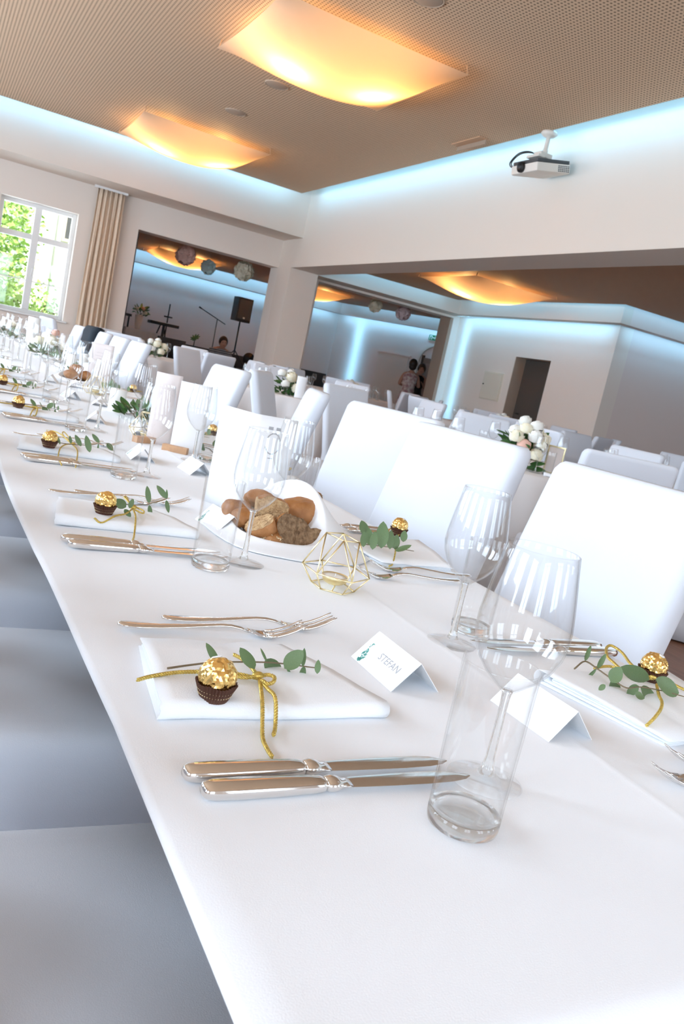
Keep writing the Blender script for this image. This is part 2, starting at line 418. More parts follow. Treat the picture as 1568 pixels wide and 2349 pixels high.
# ---- the long table and its cloth
TX0, TX1, TY0, TY1 = 0.168, 0.915, 0.27, 9.35
t = thing('long_table', 'long banquet table hidden beneath the white cloth in the foreground', 'table', ((TX0+TX1)/2, (TY0+TY1)/2, 0))
b = MB(); b.box(-0.315, 0.34, -(TY1-TY0)/2+.04, (TY1-TY0)/2-.04, 0.712, 0.738); obj('tabletop', b, M['dark'], t, smooth=False)
for sx in (-.05, 1):
    for yy in (-4.2, -1.4, 1.4, 4.2):
        b = MB(); b.box(sx*0.28-.02, sx*0.28+.02, yy-.02, yy+.02, 0, 0.712); obj('leg', b, M['dark'], t, smooth=False)
def cloth_pt(u, y, side):
    pass
def make_cloth():
    NY = 190
    ys = [TY0 - 0.0 + (TY1-TY0)*(k/NY)**1.35 for k in range(NY+1)]
    prof = []
    drop = [0.075, 0.055, 0.04, 0.028, 0.018, 0.010]
    dropr = [0.30, 0.22, 0.15, 0.10, 0.06, 0.035, 0.02, 0.010]
    v = []; ncol = 0
    rows = []
    for y in ys:
        row = []
        bul = 0.020*min(1, max(0, (y-0.62)/0.5))*(0.75+0.25*sin(y*5.1))
        e0 = TX0 - bul
        for d in drop:
            w = (d/0.30)
            x = e0 + 0.002 + (d-0.010)*0.62
            row.append((x, y, TZ - d))
        for a in (20, 45, 70):
            r = 0.010
            row.append((e0 + r*(1-cos(radians(a))) - 0.001, y, TZ - r + r*sin(radians(a))))
        xs = [0.03, 0.10, 0.22, 0.34, 0.438, 0.446, 0.450, 0.454, 0.462, 0.55, 0.66, 0.72]
        for k, q in enumerate(xs):
            x = TX0 + q
            z = TZ
            if k == 6: z += 0.0012
            if k in (5, 7): z += 0.0007
            row.append((x, y, z - (0.002 if k == 0 and bul > 0.012 else 0)))
        for a in (70, 45, 20):
            r = 0.010
            row.append((TX1 - r*(1-cos(radians(a))) + 0.001, y, TZ - r + r*sin(radians(a))))
        for d in reversed(dropr):
            w = d/0.30
            row.append((TX1 + 0.004 + w*(0.03+0.02*sin(y*8.3)), y, TZ - d))
        rows.append(row)
    # near end hangs down
    n = len(rows[0]); first = rows[0]
    pre = []
    for k, d in enumerate((0.30, 0.20, 0.12, 0.06, 0.03, 0.012)):
        w = d/0.30
        pre.append([(p[0], TY0 - 0.012 - w*(0.03+0.02*sin(p[0]*30)), min(p[2], TZ - d)) for p in first])
    for a in (25, 60):
        r = 0.012
        pre.append([(p[0], TY0 - r*cos(radians(a)), min(p[2], TZ - r + r*sin(radians(a)))) for p in first])
    rows = pre + rows
    b = MB(); b.add([p for r in rows for p in r], [(j*n+i, j*n+i+1, (j+1)*n+i+1, (j+1)*n+i) for j in range(len(rows)-1) for i in range(n-1)])
    return b
cl = obj('tablecloth', make_cloth(), M['cloth'])
tag(cl, 'white tablecloth draped over the long table in the foreground', 'tablecloth')

# ---- cutlery
def make_knife():
    t = thing('dinner_knife', '', 'knife')
    h = []
    for x, w, th in ((0,.008,.005),(.0015,.013,.0085),(.004,.016,.0105),(.009,.0185,.0118),(.03,.0195,.0122),(.06,.0185,.0118),(.085,.0168,.011),(.094,.0155,.0102),(.0965,.0138,.0092),(.098,.0125,.0085)):
        ring = []
        for k in range(16):
            a = 2*pi*k/16; ca, sa = cos(a), sin(a)
            ring.append((x, (w/2)*math.copysign(abs(ca)**.7, ca), .0062+(th/2)*math.copysign(abs(sa)**.7, sa)))
        h.append(ring)
    b = MB(); b.loft(h); obj('handle', b, M['steel'], t)
    h = []
    for x, w, th in ((.098,.0125,.0085),(.0995,.015,.0105),(.103,.0172,.012),(.107,.0165,.0112),(.110,.0145,.0088),(.112,.0138,.0065),(.116,.0145,.0042),(.120,.0155,.0026)):
        h.append([(x, (w/2)*cos(2*pi*k/14), .0062+(th/2)*sin(2*pi*k/14)) for k in range(14)])
    b = MB(); b.loft(h); obj('bolster', b, M['steel'], t)
    top = [(.112,.0068),(.13,.0080),(.16,.0094),(.19,.0100),(.21,.0094),(.222,.0078),(.230,.0052),(.2355,.0018)]
    bot = [(.2362,-.0010),(.229,-.0052),(.215,-.0078),(.19,-.0088),(.16,-.0086),(.13,-.0078),(.112,-.0068)]
    out = top+bot; n = len(out)
    vs_ = []
    for s in (1, -1):
        for x, y in out: vs_.append((x, y, .0062+s*.0004))
    mid = [(p[0], p[1]*.5, .0062+.0005) for p in out]; mid2 = [(p[0], p[1]*.5, .0062-.0005) for p in out]
    b = MB(); b.add([(x,y,.0062) for x,y in out]+mid+mid2,
        [(i,(i+1)%n,n+(i+1)%n,n+i) for i in range(n)]+[((i+1)%n,i,2*n+i,2*n+(i+1)%n) for i in range(n)]+[tuple(range(n,2*n)),tuple(range(3*n-1,2*n-1,-1))])
    obj('blade', b, M['steel'], t, auto=25)
    return t
def make_fork():
    t = thing('dinner_fork', '', 'fork')
    pr = [(0,.006,.0075,.003),(.003,.013,.0078,.0034),(.010,.0172,.0075,.0036),(.025,.0178,.0070,.0036),(.045,.0150,.0072,.0036),(.07,.0115,.0085,.0036),(.095,.0085,.0105,.0036),(.112,.0066,.0118,.0036),(.125,.0060,.0115,.0038),(.137,.0066,.0095,.0038),(.146,.0095,.0068,.0032)]
    b = MB(); b.loft([[(x, w/2*cos(2*pi*k/12), z+th/2*sin(2*pi*k/12)) for k in range(12)] for x, w, z, th in pr]); obj('handle', b, M['steel'], t)
    pr = [(.146,.0095,.0068,.0032),(.151,.0160,.0048,.0024),(.158,.0215,.0030,.0020),(.166,.0235,.0022,.0018),(.173,.0238,.0024,.0018)]
    b = MB(); b.loft([[(x, w/2*cos(2*pi*k/16), z+th/2*sin(2*pi*k/16)+.0018*cos(2*pi*k/16)**2) for k in range(16)] for x, w, z, th in pr]); obj('head', b, M['steel'], t)
    for q in (-1.5,-.5,.5,1.5):
        b = MB(); zo = .0018*(abs(q)/1.5)**2
        b.tube([(.170,q*.0064,.0024+zo),(.180,q*.0064,.0036+zo),(.190,q*.0063,.0066+zo),(.200,q*.0062,.0108+zo),(.209,q*.0060,.0158+zo),(.214,q*.0059,.0188+zo)], [.0019,.0018,.0017,.0016,.0013,.0006], 6)
        obj('tine', b, M['steel'], t)
    return t
knife0 = make_knife(); fork0 = make_fork()

# ---- folded napkin : local x = along its long side, y = 0 at the folded front edge
def make_napkin(seed=0, w=0.222, d=0.168):
    rnd = random.Random(seed)
    b = MB()
    def sheet(path, x0, x1, skew0, skew1, wav):
        N = 16
        vs_ = []
        for (y, z) in path:
            for i in range(N+1):
                u = i/N
                f = y/d
                xa = x0 + skew0*f; xb = x1 + skew1*f
                x = xa+(xb-xa)*u
                ed = (1-u)**6
                pinch = -0.0025*math.exp(-((u-.57)/.06)**2)*(z/.012)
                vs_.append((x - ed*.004*rnd.random(), y + .0015*sin(u*9+seed), max(0.0006, z*(1+ed*wav) + pinch + .0006*sin(u*14+y*60+seed))))
        m = len(path); n = N+1
        b.add(vs_, [(j*n+i, j*n+i+1, (j+1)*n+i+1, (j+1)*n+i) for j in range(m-1) for i in range(N)])
    arc = lambda y, z, r, a0, a1, k=6: [(y - r*cos(radians(a0+(a1-a0)*q/k)), z + r*sin(radians(a0+(a1-a0)*q/k))) for q in range(k+1)]
    sheet([(d*.98,.0010),(d*.5,.0010),(.010,.0010)]+arc(.0085,.0075,.0085,-60,80)+[(d*.25,.0150),(d*.5,.0140),(d*.8,.0100),(d*1.0,.0075)], 0, w, .022, -.045, .15)
    sheet([(d*.97,.0032),(d*.5,.0036),(.014,.0040)]+arc(.0125,.0078,.0045,-60,80)+[(d*.4,.0118),(d*.9,.0066)], .003, w-.006, .020, -.045, .10)
    sheet([(d*.96,.0050),(d*.5,.0060),(.02,.0065)]+arc(.0185,.0080,.0018,-60,80,4)+[(d*.4,.0095),(d*.9,.0058)], .006, w-.010, .020, -.045, .05)
    return b
nap_meshes = [make_napkin(s).mesh('napkin') for s in range(3)]
def napkin(loc, rz, label, k=0, group=None, w=1.0):
    o = obj('folded_napkin', nap_meshes[k % 3], M['napkin'], loc=loc, rot=(0,0,rz), solid=0.0012)
    o.scale = (w,1,1)
    return tag(o, label, 'napkin', group)

# ---- twisted cord, sprig, chocolate
SPR = {
 'L1': {'stem': [(-0.0896, -0.0195, 0.023), (-0.0643, -0.0103, 0.023), (-0.0365, -0.0025, 0.023), (0.0092, 0.0004, 0.023), (0.0337, -0.0023, 0.023), (0.0529, -0.0076, 0.023), (0.0633, -0.0102, 0.023)], 'leaves': [((-0.0376, -0.0087, 0.023), (-0.0537, -0.0067, 0.0437), 0.008), ((-0.0045, -0.0169, 0.023), (-0.0229, -0.0149, 0.0435), 0.013), ((0.0149, 0.0008, 0.023), (0.0058, 0.0028, 0.0368), 0.003), ((0.0159, 0.0084, 0.023), (0.0387, 0.0104, 0.0041), 0.017), ((0.0274, -0.0142, 0.023), (0.0443, -0.0122, 0.0417), 0.019), ((0.0495, -0.0088, 0.023), (0.0479, -0.0068, 0.0423), 0.006), ((0.0524, -0.0055, 0.023), (0.054, -0.0035, 0.0003), 0.008), ((0.0328, -0.0045, 0.023), (0.0427, -0.0025, 0.0099), 0.003), ((0.058, -0.0251, 0.023), (0.0571, -0.0231, 0.0371), 0.007)], 'cords': [[(-0.1198, -0.0369, 0.019), (-0.1066, -0.0291, 0.019), (-0.0825, -0.0196, 0.019), (-0.0612, -0.0166, 0.019), (-0.0398, -0.0156, 0.019), (-0.0218, -0.0197, 0.019), (-0.0054, -0.0288, 0.019)], [(-0.0104, 0.0258, 0.019), (-0.006, 0.0131, 0.019), (-0.0046, -0.0047, 0.019), (-0.0054, -0.0288, 0.019)], [(-0.0623, -0.0206, 0.019), (-0.0347, -0.0261, 0.019), (-0.02, -0.0332, 0.019), (-0.0048, -0.0298, 0.019), (0.0059, -0.0284, 0.019), (0.009, -0.0341, 0.019), (0.0035, -0.0458, 0.019), (-0.0044, -0.0516, 0.019), (-0.0076, -0.0442, 0.019)], [(-0.0046, -0.0327, 0.019), (-0.0134, -0.0609, 0.019), (-0.02, -0.0829, 0.019), (-0.0281, -0.1115, 0.019), (-0.0324, -0.1329, 0.019), (-0.0332, -0.1467, 0.019)], [(-0.0051, -0.0375, 0.019), (-0.0053, -0.0562, 0.019), (-0.0065, -0.0768, 0.019), (-0.0112, -0.0972, 0.019), (-0.0202, -0.1156, 0.019)]], 'candy': (-0.0586, -0.064, 0.016)}, 
 'R1': {'stem': [(-0.0719, 0.032, 0.025), (-0.0315, 0.057, 0.025), (-0.0325, 0.0341, 0.025), (-0.0376, 0.0043, 0.025), (-0.0391, -0.0213, 0.025), (-0.0128, -0.0183, 0.025), (0.0146, -0.0285, 0.025), (0.0334, -0.0437, 0.025)], 'leaves': [((-0.0376, 0.0043, 0.025), (-0.0116, 0.0063, -0.0086), 0.022), ((-0.0492, -0.006, 0.025), (-0.0369, -0.004, 0.0437), 0.02), ((0.0255, 0.0029, 0.025), (-0.0275, 0.0049, 0.0407), 0.022), ((-0.0124, -0.0158, 0.025), (-0.0273, -0.0138, 0.0139), 0.015), ((-0.0128, -0.0183, 0.025), (0.0312, -0.0163, 0.0017), 0.019), ((0.0362, -0.0341, 0.025), (-0.0084, -0.0321, 0.0413), 0.025), ((-0.0653, -0.0137, 0.025), (-0.0718, -0.0117, 0.0175), 0.008), ((-0.0315, 0.057, 0.025), (-0.0265, 0.059, 0.046), 0.008), ((-0.0325, 0.0341, 0.025), (-0.0221, 0.0361, 0.0446), 0.008), ((-0.0333, 0.0341, 0.025), (-0.0456, 0.0361, 0.0072), 0.005), ((-0.0403, -0.0355, 0.025), (-0.0189, -0.0335, 0.0177), 0.01)], 'cords': [[(0.0436, 0.0136, 0.022), (0.0467, 0.0389, 0.022), (0.0561, 0.064, 0.022), (0.0798, 0.1022, 0.022), (0.0845, 0.1264, 0.022), (0.0638, 0.1153, 0.022), (0.0357, 0.0847, 0.022), (0.0261, 0.0638, 0.022), (0.0201, 0.0487, 0.022), (0.0181, 0.0343, 0.022), (0.0235, 0.0221, 0.022), (0.0436, 0.0136, 0.022)], [(-0.0298, 0.0413, 0.022), (-0.0093, 0.0461, 0.022), (0.0044, 0.0456, 0.022), (0.0106, 0.0339, 0.022), (0.0201, 0.0188, 0.022), (0.0398, 0.0135, 0.022)], [(0.0363, 0.0103, 0.022), (0.0561, 0.0235, 0.022), (0.072, 0.0311, 0.022), (0.0698, 0.024, 0.022)], [(0.0306, -0.0049, 0.022), (0.002, -0.0342, 0.022), (-0.0141, -0.0533, 0.022), (-0.0359, -0.0715, 0.022), (-0.0576, -0.0839, 0.022), (-0.073, -0.0886, 0.022)], [(0.0662, 0.0207, 0.022), (0.0589, -0.0041, 0.022), (0.0566, -0.0189, 0.022), (0.0559, -0.0305, 0.022)]], 'candy': (0.0524, 0.0239, 0.016)}, 
 'R2': {'stem': [(-0.0703, -0.0547, 0.022), (-0.0422, -0.0567, 0.022), (-0.0101, -0.0576, 0.022), (0.0282, -0.0682, 0.022)], 'leaves': [((-0.0259, 0.0204, 0.022), (-0.0431, 0.0224, 0.0497), 0.02), ((-0.085, -0.0791, 0.022), (-0.0893, -0.0771, 0.0506), 0.016), ((-0.063, -0.0579, 0.022), (-0.0678, -0.0559, 0.0528), 0.016), ((-0.0731, -0.0917, 0.022), (-0.0751, -0.0897, 0.0555), 0.017), ((-0.0458, -0.0747, 0.022), (-0.0527, -0.0727, 0.0718), 0.027), ((-0.0272, -0.0744, 0.022), (-0.0325, -0.0724, 0.0577), 0.018), ((-0.0155, -0.0735, 0.022), (-0.0181, -0.0715, 0.0507), 0.018), ((0.0441, -0.0012, 0.022), (0.0432, 0.0008, 0.0449), 0.016), ((-0.0214, -0.0837, 0.022), (0.0115, -0.0817, 0.036), 0.012)], 'cords': [[(0.0073, -0.0175, 0.02), (0.0461, 0.0632, 0.02), (0.0908, 0.1287, 0.02), (0.1252, 0.1615, 0.02), (0.1461, 0.1634, 0.02), (0.1116, 0.1118, 0.02), (0.0744, 0.0677, 0.02), (0.0271, 0.011, 0.02)], [(0.0073, -0.0175, 0.02), (-0.0095, -0.0644, 0.02), (-0.0389, -0.1125, 0.02), (-0.0594, -0.1353, 0.02)]], 'candy': (0.0841, 0.0857, 0.016)}, 
 'L2': {'stem': [(-0.0092, 0.0138, 0.025), (0.0173, 0.0083, 0.025), (0.0539, 0.0328, 0.025), (0.1016, 0.0974, 0.025)], 'leaves': [((0.0042, -0.0166, 0.025), (-0.0162, -0.0146, 0.0353), 0.019), ((0.0084, -0.0206, 0.025), (0.0132, -0.0186, 0.0413), 0.01), ((0.0547, 0.0364, 0.025), (0.0462, 0.0384, 0.0552), 0.011), ((0.0522, 0.0255, 0.025), (0.0598, 0.0275, 0.0014), 0.009), ((0.1016, 0.0974, 0.025), (0.0789, 0.0994, 0.0469), 0.012), ((0.0967, 0.0845, 0.025), (0.1063, 0.0865, 0.0012), 0.009), ((0.1016, 0.0974, 0.025), (0.0982, 0.0994, 0.0421), 0.005), ((-0.0016, -0.0313, 0.025), (0.0115, -0.0293, 0.0128), 0.01)], 'cords': [[(0.0204, 0.002, 0.02), (0.0237, 0.0595, 0.02), (0.0234, 0.0888, 0.02), (0.0278, 0.0962, 0.02), (0.0239, 0.05, 0.02), (0.0204, 0.002, 0.02)], [(0.0204, 0.002, 0.02), (-0.0024, -0.0477, 0.02), (-0.0235, -0.0736, 0.02), (-0.0456, -0.0873, 0.02), (-0.0567, -0.0842, 0.02)], [(0.0225, 0.012, 0.02), (0.0302, -0.0023, 0.02), (0.0324, -0.0234, 0.02), (0.0253, -0.0437, 0.02), (0.0166, -0.0263, 0.02)], [(0.0194, -0.003, 0.02), (0.0109, -0.0626, 0.02), (0.0001, -0.1149, 0.02), (-0.0103, -0.1527, 0.02)]], 'candy': (-0.0343, -0.0395, 0.016)}, 
 'L3': {'stem': [(-0.0309, -0.0498, 0.025), (-0.0006, -0.0522, 0.025), (0.0424, -0.026, 0.025), (0.1016, 0.0513, 0.025), (0.0973, -0.0673, 0.025)], 'leaves': [((-0.0252, -0.0798, 0.025), (-0.0343, -0.0778, 0.0441), 0.006), ((0.0234, -0.0605, 0.025), (0.0064, -0.0585, 0.0495), 0.013), ((0.0313, -0.1326, 0.025), (0.0174, -0.1306, 0.0619), 0.016), ((0.0037, -0.0425, 0.025), (-0.0017, -0.0405, 0.0432), 0.008), ((0.0818, 0.0398, 0.025), (0.0615, 0.0418, 0.0441), 0.012), ((0.0781, 0.0302, 0.025), (0.0797, 0.0322, -0.0032), 0.006), ((0.103, 0.0589, 0.025), (0.1211, 0.0609, 0.0076), 0.015)], 'cords': [[(0.0113, -0.0218, 0.02), (0.0168, 0.0641, 0.02), (0.0183, 0.1756, 0.02), (0.0096, 0.1441, 0.02), (0.0067, 0.0546, 0.02), (0.0113, -0.0218, 0.02)], [(-0.0279, 0.1517, 0.02), (-0.0079, 0.1492, 0.02), (0.003, 0.0936, 0.02), (0.0113, -0.0218, 0.02)], [(0.0113, -0.0218, 0.02), (-0.0066, -0.0439, 0.02), (-0.0243, -0.0843, 0.02), (-0.0336, -0.1343, 0.02), (-0.0385, -0.1952, 0.02), (-0.042, -0.2517, 0.02)], [(0.0113, -0.0218, 0.02), (0.0129, -0.0834, 0.02), (0.0011, -0.1638, 0.02), (-0.0111, -0.2336, 0.02)]], 'candy': (-0.0478, -0.0765, 0.016)}}
def catmull(pts, per=8):
    P = [Vector(p) for p in pts]; P = [P[0]*2-P[1]]+P+[P[-1]*2-P[-2]]
    out = []
    for i in range(1, len(P)-2):
        for k in range(per):
            t_ = k/per; a, b_, c, d = P[i-1], P[i], P[i+1], P[i+2]
            out.append(0.5*((2*b_)+(c-a)*t_+(2*a-5*b_+4*c-d)*t_*t_+(3*b_-a-3*c+d)*t_**3))
    out.append(P[-2]); return out
def resample(pts, step):
    out = [pts[0]]; acc = 0
    for a, b_ in zip(pts[:-1], pts[1:]):
        L = (b_-a).length
        if L < 1e-7: continue
        s = step-acc
        while s <= L:
            out.append(a.lerp(b_, s/L)); s += step
        acc = (acc+L) % step
    out.append(pts[-1]); return out
def rope(mb, pts, R=0.0013, strands=3, pitch=0.0075, n=5, step=0.0009):
    P = resample(catmull(pts, 10), step)
    u = (P[1]-P[0]).orthogonal().normalized(); frames = []
    for k, p in enumerate(P):
        t_ = (P[min(k+1,len(P)-1)]-P[max(k-1,0)])
        t_ = t_.normalized() if t_.length > 1e-9 else Vector((1,0,0))
        u = (u-t_*u.dot(t_)).normalized(); frames.append((p, u.copy(), t_.cross(u)))
    for s in range(strands):
        path = []
        for k, (p, u_, w_) in enumerate(frames):
            a = 2*pi*(k*step/pitch + s/strands)
            path.append(p+(u_*cos(a)+w_*sin(a))*R*0.62)
        mb.tube(path, R*0.66, n)
CORD_NAMES = {0:'cord_tail', 1:'cord_tail', 2:'cord_loop', 3:'cord_tail', 4:'cord_loop'}
def make_cord(key, fine=True):
    t = thing('gold_cord_bow', '', 'cord')
    zoff = [0.0, 0.0026, 0.0052, 0.0014, 0.0038]
    for i, path in enumerate(SPR[key]['cords']):
        q = [(p[0], p[1], p[2] + zoff[i % 5]*(.3+.7*(k/(len(path)-1)))) for k, p in enumerate(path)]
        # let ends that leave the napkin sink towards the table
        q = [(x, y, z if y > -0.081 else max(0.0025, z-0.016*min(1, (-0.081-y)/.010))) for x, y, z in q]
        b = MB(); rope(b, q, 0.0016 if fine else 0.0014, 3, 0.0085, 5 if fine else 4, 0.0010 if fine else 0.0022)
        obj(CORD_NAMES[i], b, M['cordg'], t)
    k = SPR[key]['cords'][0][-1] if key in ('L1',) else SPR[key]['cords'][0][0]
    b = MB(); b.ball((0,0,0), 0.0052, 10, 7, (1.2,.9,.7))
    b.v = [(x*(1+.12*sin(30*y/.005)), y, z) for x, y, z in b.v]
    kn = obj('knot', b, M['cordg'], t, loc=(k[0], k[1], k[2]+0.003))
    return t
def leaf_mesh(name='leaf', nu=6, nv=8, round_=1.0):
    b = MB()
    def fn(u, v):
        w = (sin(pi*min(1,max(0,v)))**.62) if round_ else sin(pi*v)
        w *= (1-.25*v)
        x = (u-.5)*w
        return (x, v, .10*(abs(x)*2)**2 - .08*sin(pi*v))
    b.grid(fn, nu, nv); return b.mesh(name)
LEAF = leaf_mesh(); LEAF.materials.append(M['leaf'])
LEAFD = leaf_mesh('leaf_dark'); LEAFD.materials.append(M['leafdark'])
VIEW = Vector((0.40, 0.85, -0.35)).normalized()
def place_leaf(me, B, T, w, parent, toward=None, name='leaf', twist=0):
    B = Vector(B); T = Vector(T); y = T-B; L = y.length; y.normalize()
    z = Vector(toward or (-VIEW)); z = (z-y*z.dot(y))
    z = z.normalized() if z.length > 1e-5 else y.orthogonal()
    if twist: z = Matrix.Rotation(twist, 3, y) @ z
    x = y.cross(z)
    o = bpy.data.objects.new(name, me); C.objects.link(o); o.parent = parent
    m = Matrix.Identity(4)
    for i in range(3):
        m[i][0] = x[i]*w; m[i][1] = y[i]*L; m[i][2] = z[i]*L*.6; m[i][3] = B[i]
    o.matrix_local = m
    return o
def make_sprig(key, rot_view=None):
    t = thing('eucalyptus_sprig', '', 'sprig')
    st = SPR[key]['stem']
    b = MB(); n = len(st); b.tube(catmull(st, 5), [0.0011*(1-.5*k/(n*5)) for k in range(len(catmull(st,5)))], 6)
    obj('stem', b, M['stem'], t)
    rnd = random.Random(key)
    tv = None if rot_view is None else rot_view
    for (B, T, w) in SPR[key]['leaves']:
        place_leaf(LEAF, B, T, w, t, tv, twist=rnd.uniform(-.35,.35))
    return t
def make_choc():
    t = thing('wrapped_chocolate', '', 'chocolate')
    b = MB(); rnd = random.Random(3)
    bm = bmesh.new(); bmesh.ops.create_icosphere(bm, subdivisions=4, radius=0.0168)
    for v in bm.verts:
        d = v.co.normalized()
        cell = noise.cell_vector(d*4.3+Vector((2,5,1)))
        f = noise.noise(d*3.1)*.06 - abs(noise.noise(d*6+cell*.25))*.14 - abs(noise.noise(d*13+Vector((1,2,3))))*.07 + rnd.uniform(-.008,.008)
        v.co = d*0.0170*(1+f+.02)
    me = bpy.data.meshes.new('foil'); bm.to_mesh(me); bm.free()
    ob = obj('foil_ball', me, M['gold'], t, loc=(0,0,.0212))
    ob.data.polygons.foreach_set('use_smooth', [False]*len(ob.data.polygons))
    N = 72
    rings = []
    for z, r, am in ((0.0005,.0120,.0002),(.004,.0132,.0005),(.008,.0146,.0007),(.012,.0160,.0009),(.0165,.0178,.0011)):
        rings.append([((r+am*(1 if i % 2 else -1))*cos(2*pi*i/N), (r+am*(1 if i % 2 else -1))*sin(2*pi*i/N), z+(.0008*sin(5*2*pi*i/N) if z > .015 else 0)) for i in range(N)])
    b = MB(); b.loft(rings, True, False); b.f.append(tuple(range(N-1,-1,-1)))
    obj('paper_cup', b, M['brown'], t, smooth=False, solid=0.0004)
    for zz, rr in ((.0062,.0141),(.0105,.0156)):
        rg = []
        for dz in (-.0005, .0005):
            rg.append([((rr+dz*.3+.00095*(1 if i % 2 else -1))*cos(2*pi*i/N), (rr+dz*.3+.00095*(1 if i % 2 else -1))*sin(2*pi*i/N), zz+dz) for i in range(N)])
        b = MB(); b.loft(rg, True, False); o = obj('gold_line', b, M['goldwire'], t, smooth=False)
    b = MB(); b.loft([[(.0052*cos(2*pi*i/18), .0038*sin(2*pi*i/18), 0) for i in range(18)], [(.0045*cos(2*pi*i/18), .0033*sin(2*pi*i/18), .0005) for i in range(18)]])
    obj('sticker', b, M['paper'], t, loc=(-.002,.006,.0366), rot=(-.38,-.1,.3))
    return t
choc0 = make_choc()

# ---- glassware
def make_tumbler():
    t = thing('water_tumbler', '', 'glass')
    b = MB(); b.lathe([(.0276,.0125),(.0280,.05),(.0287,.10),(.0290,.1295),(.0287,.1303),(.0279,.1303),(.0275,.1295),(.0272,.10),(.0266,.05),(.0262,.0135)], 40)
    obj('glass_wall', b, M['glass'], t)
    b = MB(); b.lathe([(.0001,.0008),(.018,.0012),(.0245,.0004),(.0268,.002),(.0276,.006),(.0276,.0125),(.0262,.0132),(.024,.0115),(.015,.0102),(.0001,.0100)], 40)
    obj('glass_base', b, M['glassthick'], t)
    return t
def make_wine():
    t = thing('wine_glass', '', 'glass')
    outer = [(.0042,.0800),(.0075,.0835),(.0140,.0890),(.0225,.0965),(.0310,.1075),(.0368,.1200),(.0392,.1330),(.0390,.1450),(.0372,.1600),(.0345,.1780),(.0318,.1950),(.0302,.2060)]
    inner = [(r-.0011, z+.0004) for r, z in outer[1:]]
    b = MB(); b.lathe(outer+[(.0297,.2066),(.0291,.2060)]+list(reversed(inner[:-1]))+[(.0001,.0860)], 44)
    obj('bowl', b, M['glass'], t)
    b = MB(); b.lathe([(.0001,.0835),(.0048,.0832),(.0042,.0800),(.0037,.0740),(.0034,.060),(.0036,.040),(.0042,.022),(.0055,.0125),(.0085,.0075),(.0001,.0070)], 18)
    obj('stem', b, M['glassthick'], t)
    b = MB(); b.lathe([(.0001,.0095),(.0060,.0090),(.0120,.0055),(.0220,.0028),(.0310,.0018),(.0326,.0011),(.0320,.0004),(.0001,.0004)], 44)
    obj('foot', b, M['glass'], t)
    return t
tum0 = make_tumbler(); wine0 = make_wine()

# ---- place card : folded tent, crease along local x, print on the -y face
def text_mesh(s, size, matr):
    cu = bpy.data.curves.new('txt', 'FONT'); cu.body = s; cu.size = size; cu.align_x = 'CENTER'; cu.align_y = 'CENTER'; cu.resolution_u = 2
    o = bpy.data.objects.new('txt', cu); C.objects.link(o)
    dg = bpy.context.evaluated_depsgraph_get(); dg.update()
    me = bpy.data.meshes.new_from_object(o.evaluated_get(dg))
    bpy.data.objects.remove(o); bpy.data.curves.remove(cu)
    me.materials.clear(); me.materials.append(matr)
    return me
CW, CHH, CB = 0.094, 0.044, 0.030      # width, slant height, half base
cz = sqrt(CHH**2-CB**2)
TILT = atan2(cz, CB)
def make_card(text=None, leaves=True):
    t = thing('place_card', '', 'place card')
    for s, nm in ((-1,'front_leaf'),(1,'back_leaf')):
        b = MB(); b.add([(-CW/2,s*CB,0.0004),(CW/2,s*CB,0.0004),(CW/2,0,cz),(-CW/2,0,cz)], [(0,1,2,3)])
        obj(nm, b, M['paper'], t, smooth=False, solid=0.0005)
    rx = TILT
    up = Vector((0, cos(rx), sin(rx))); nn = Vector((0, -sin(rx), cos(rx)))
    mid = Vector((0, -CB, 0)) + up*(CHH*.5) + nn*.0006
    if text:
        o = obj('lettering', text_mesh(text, 0.0125, M['ink']), None, t, smooth=False, loc=mid+Vector((.010,0,0)), rot=(rx,0,0))
    if leaves:
        rnd = random.Random(8); b = MB()
        for k in range(34):
            q = rnd.random(); cx = -.036+.008*rnd.random()-.004*q; cy = -.019+q*.026
            a = rnd.uniform(0, 2*pi); L = rnd.uniform(.0018,.0042)*(1-.5*q); w_ = L*.42
            b.add([(cx+L*cos(a), cy+L*sin(a), 0), (cx-w_*sin(a), cy+w_*cos(a), 0), (cx-L*cos(a), cy-L*sin(a), 0), (cx+w_*sin(a), cy-w_*cos(a), 0)], [(0,1,2,3)])
        obj('printed_leaves', b, M['inkgreen'], t, smooth=False, loc=mid, rot=(rx,0,0))
    return t

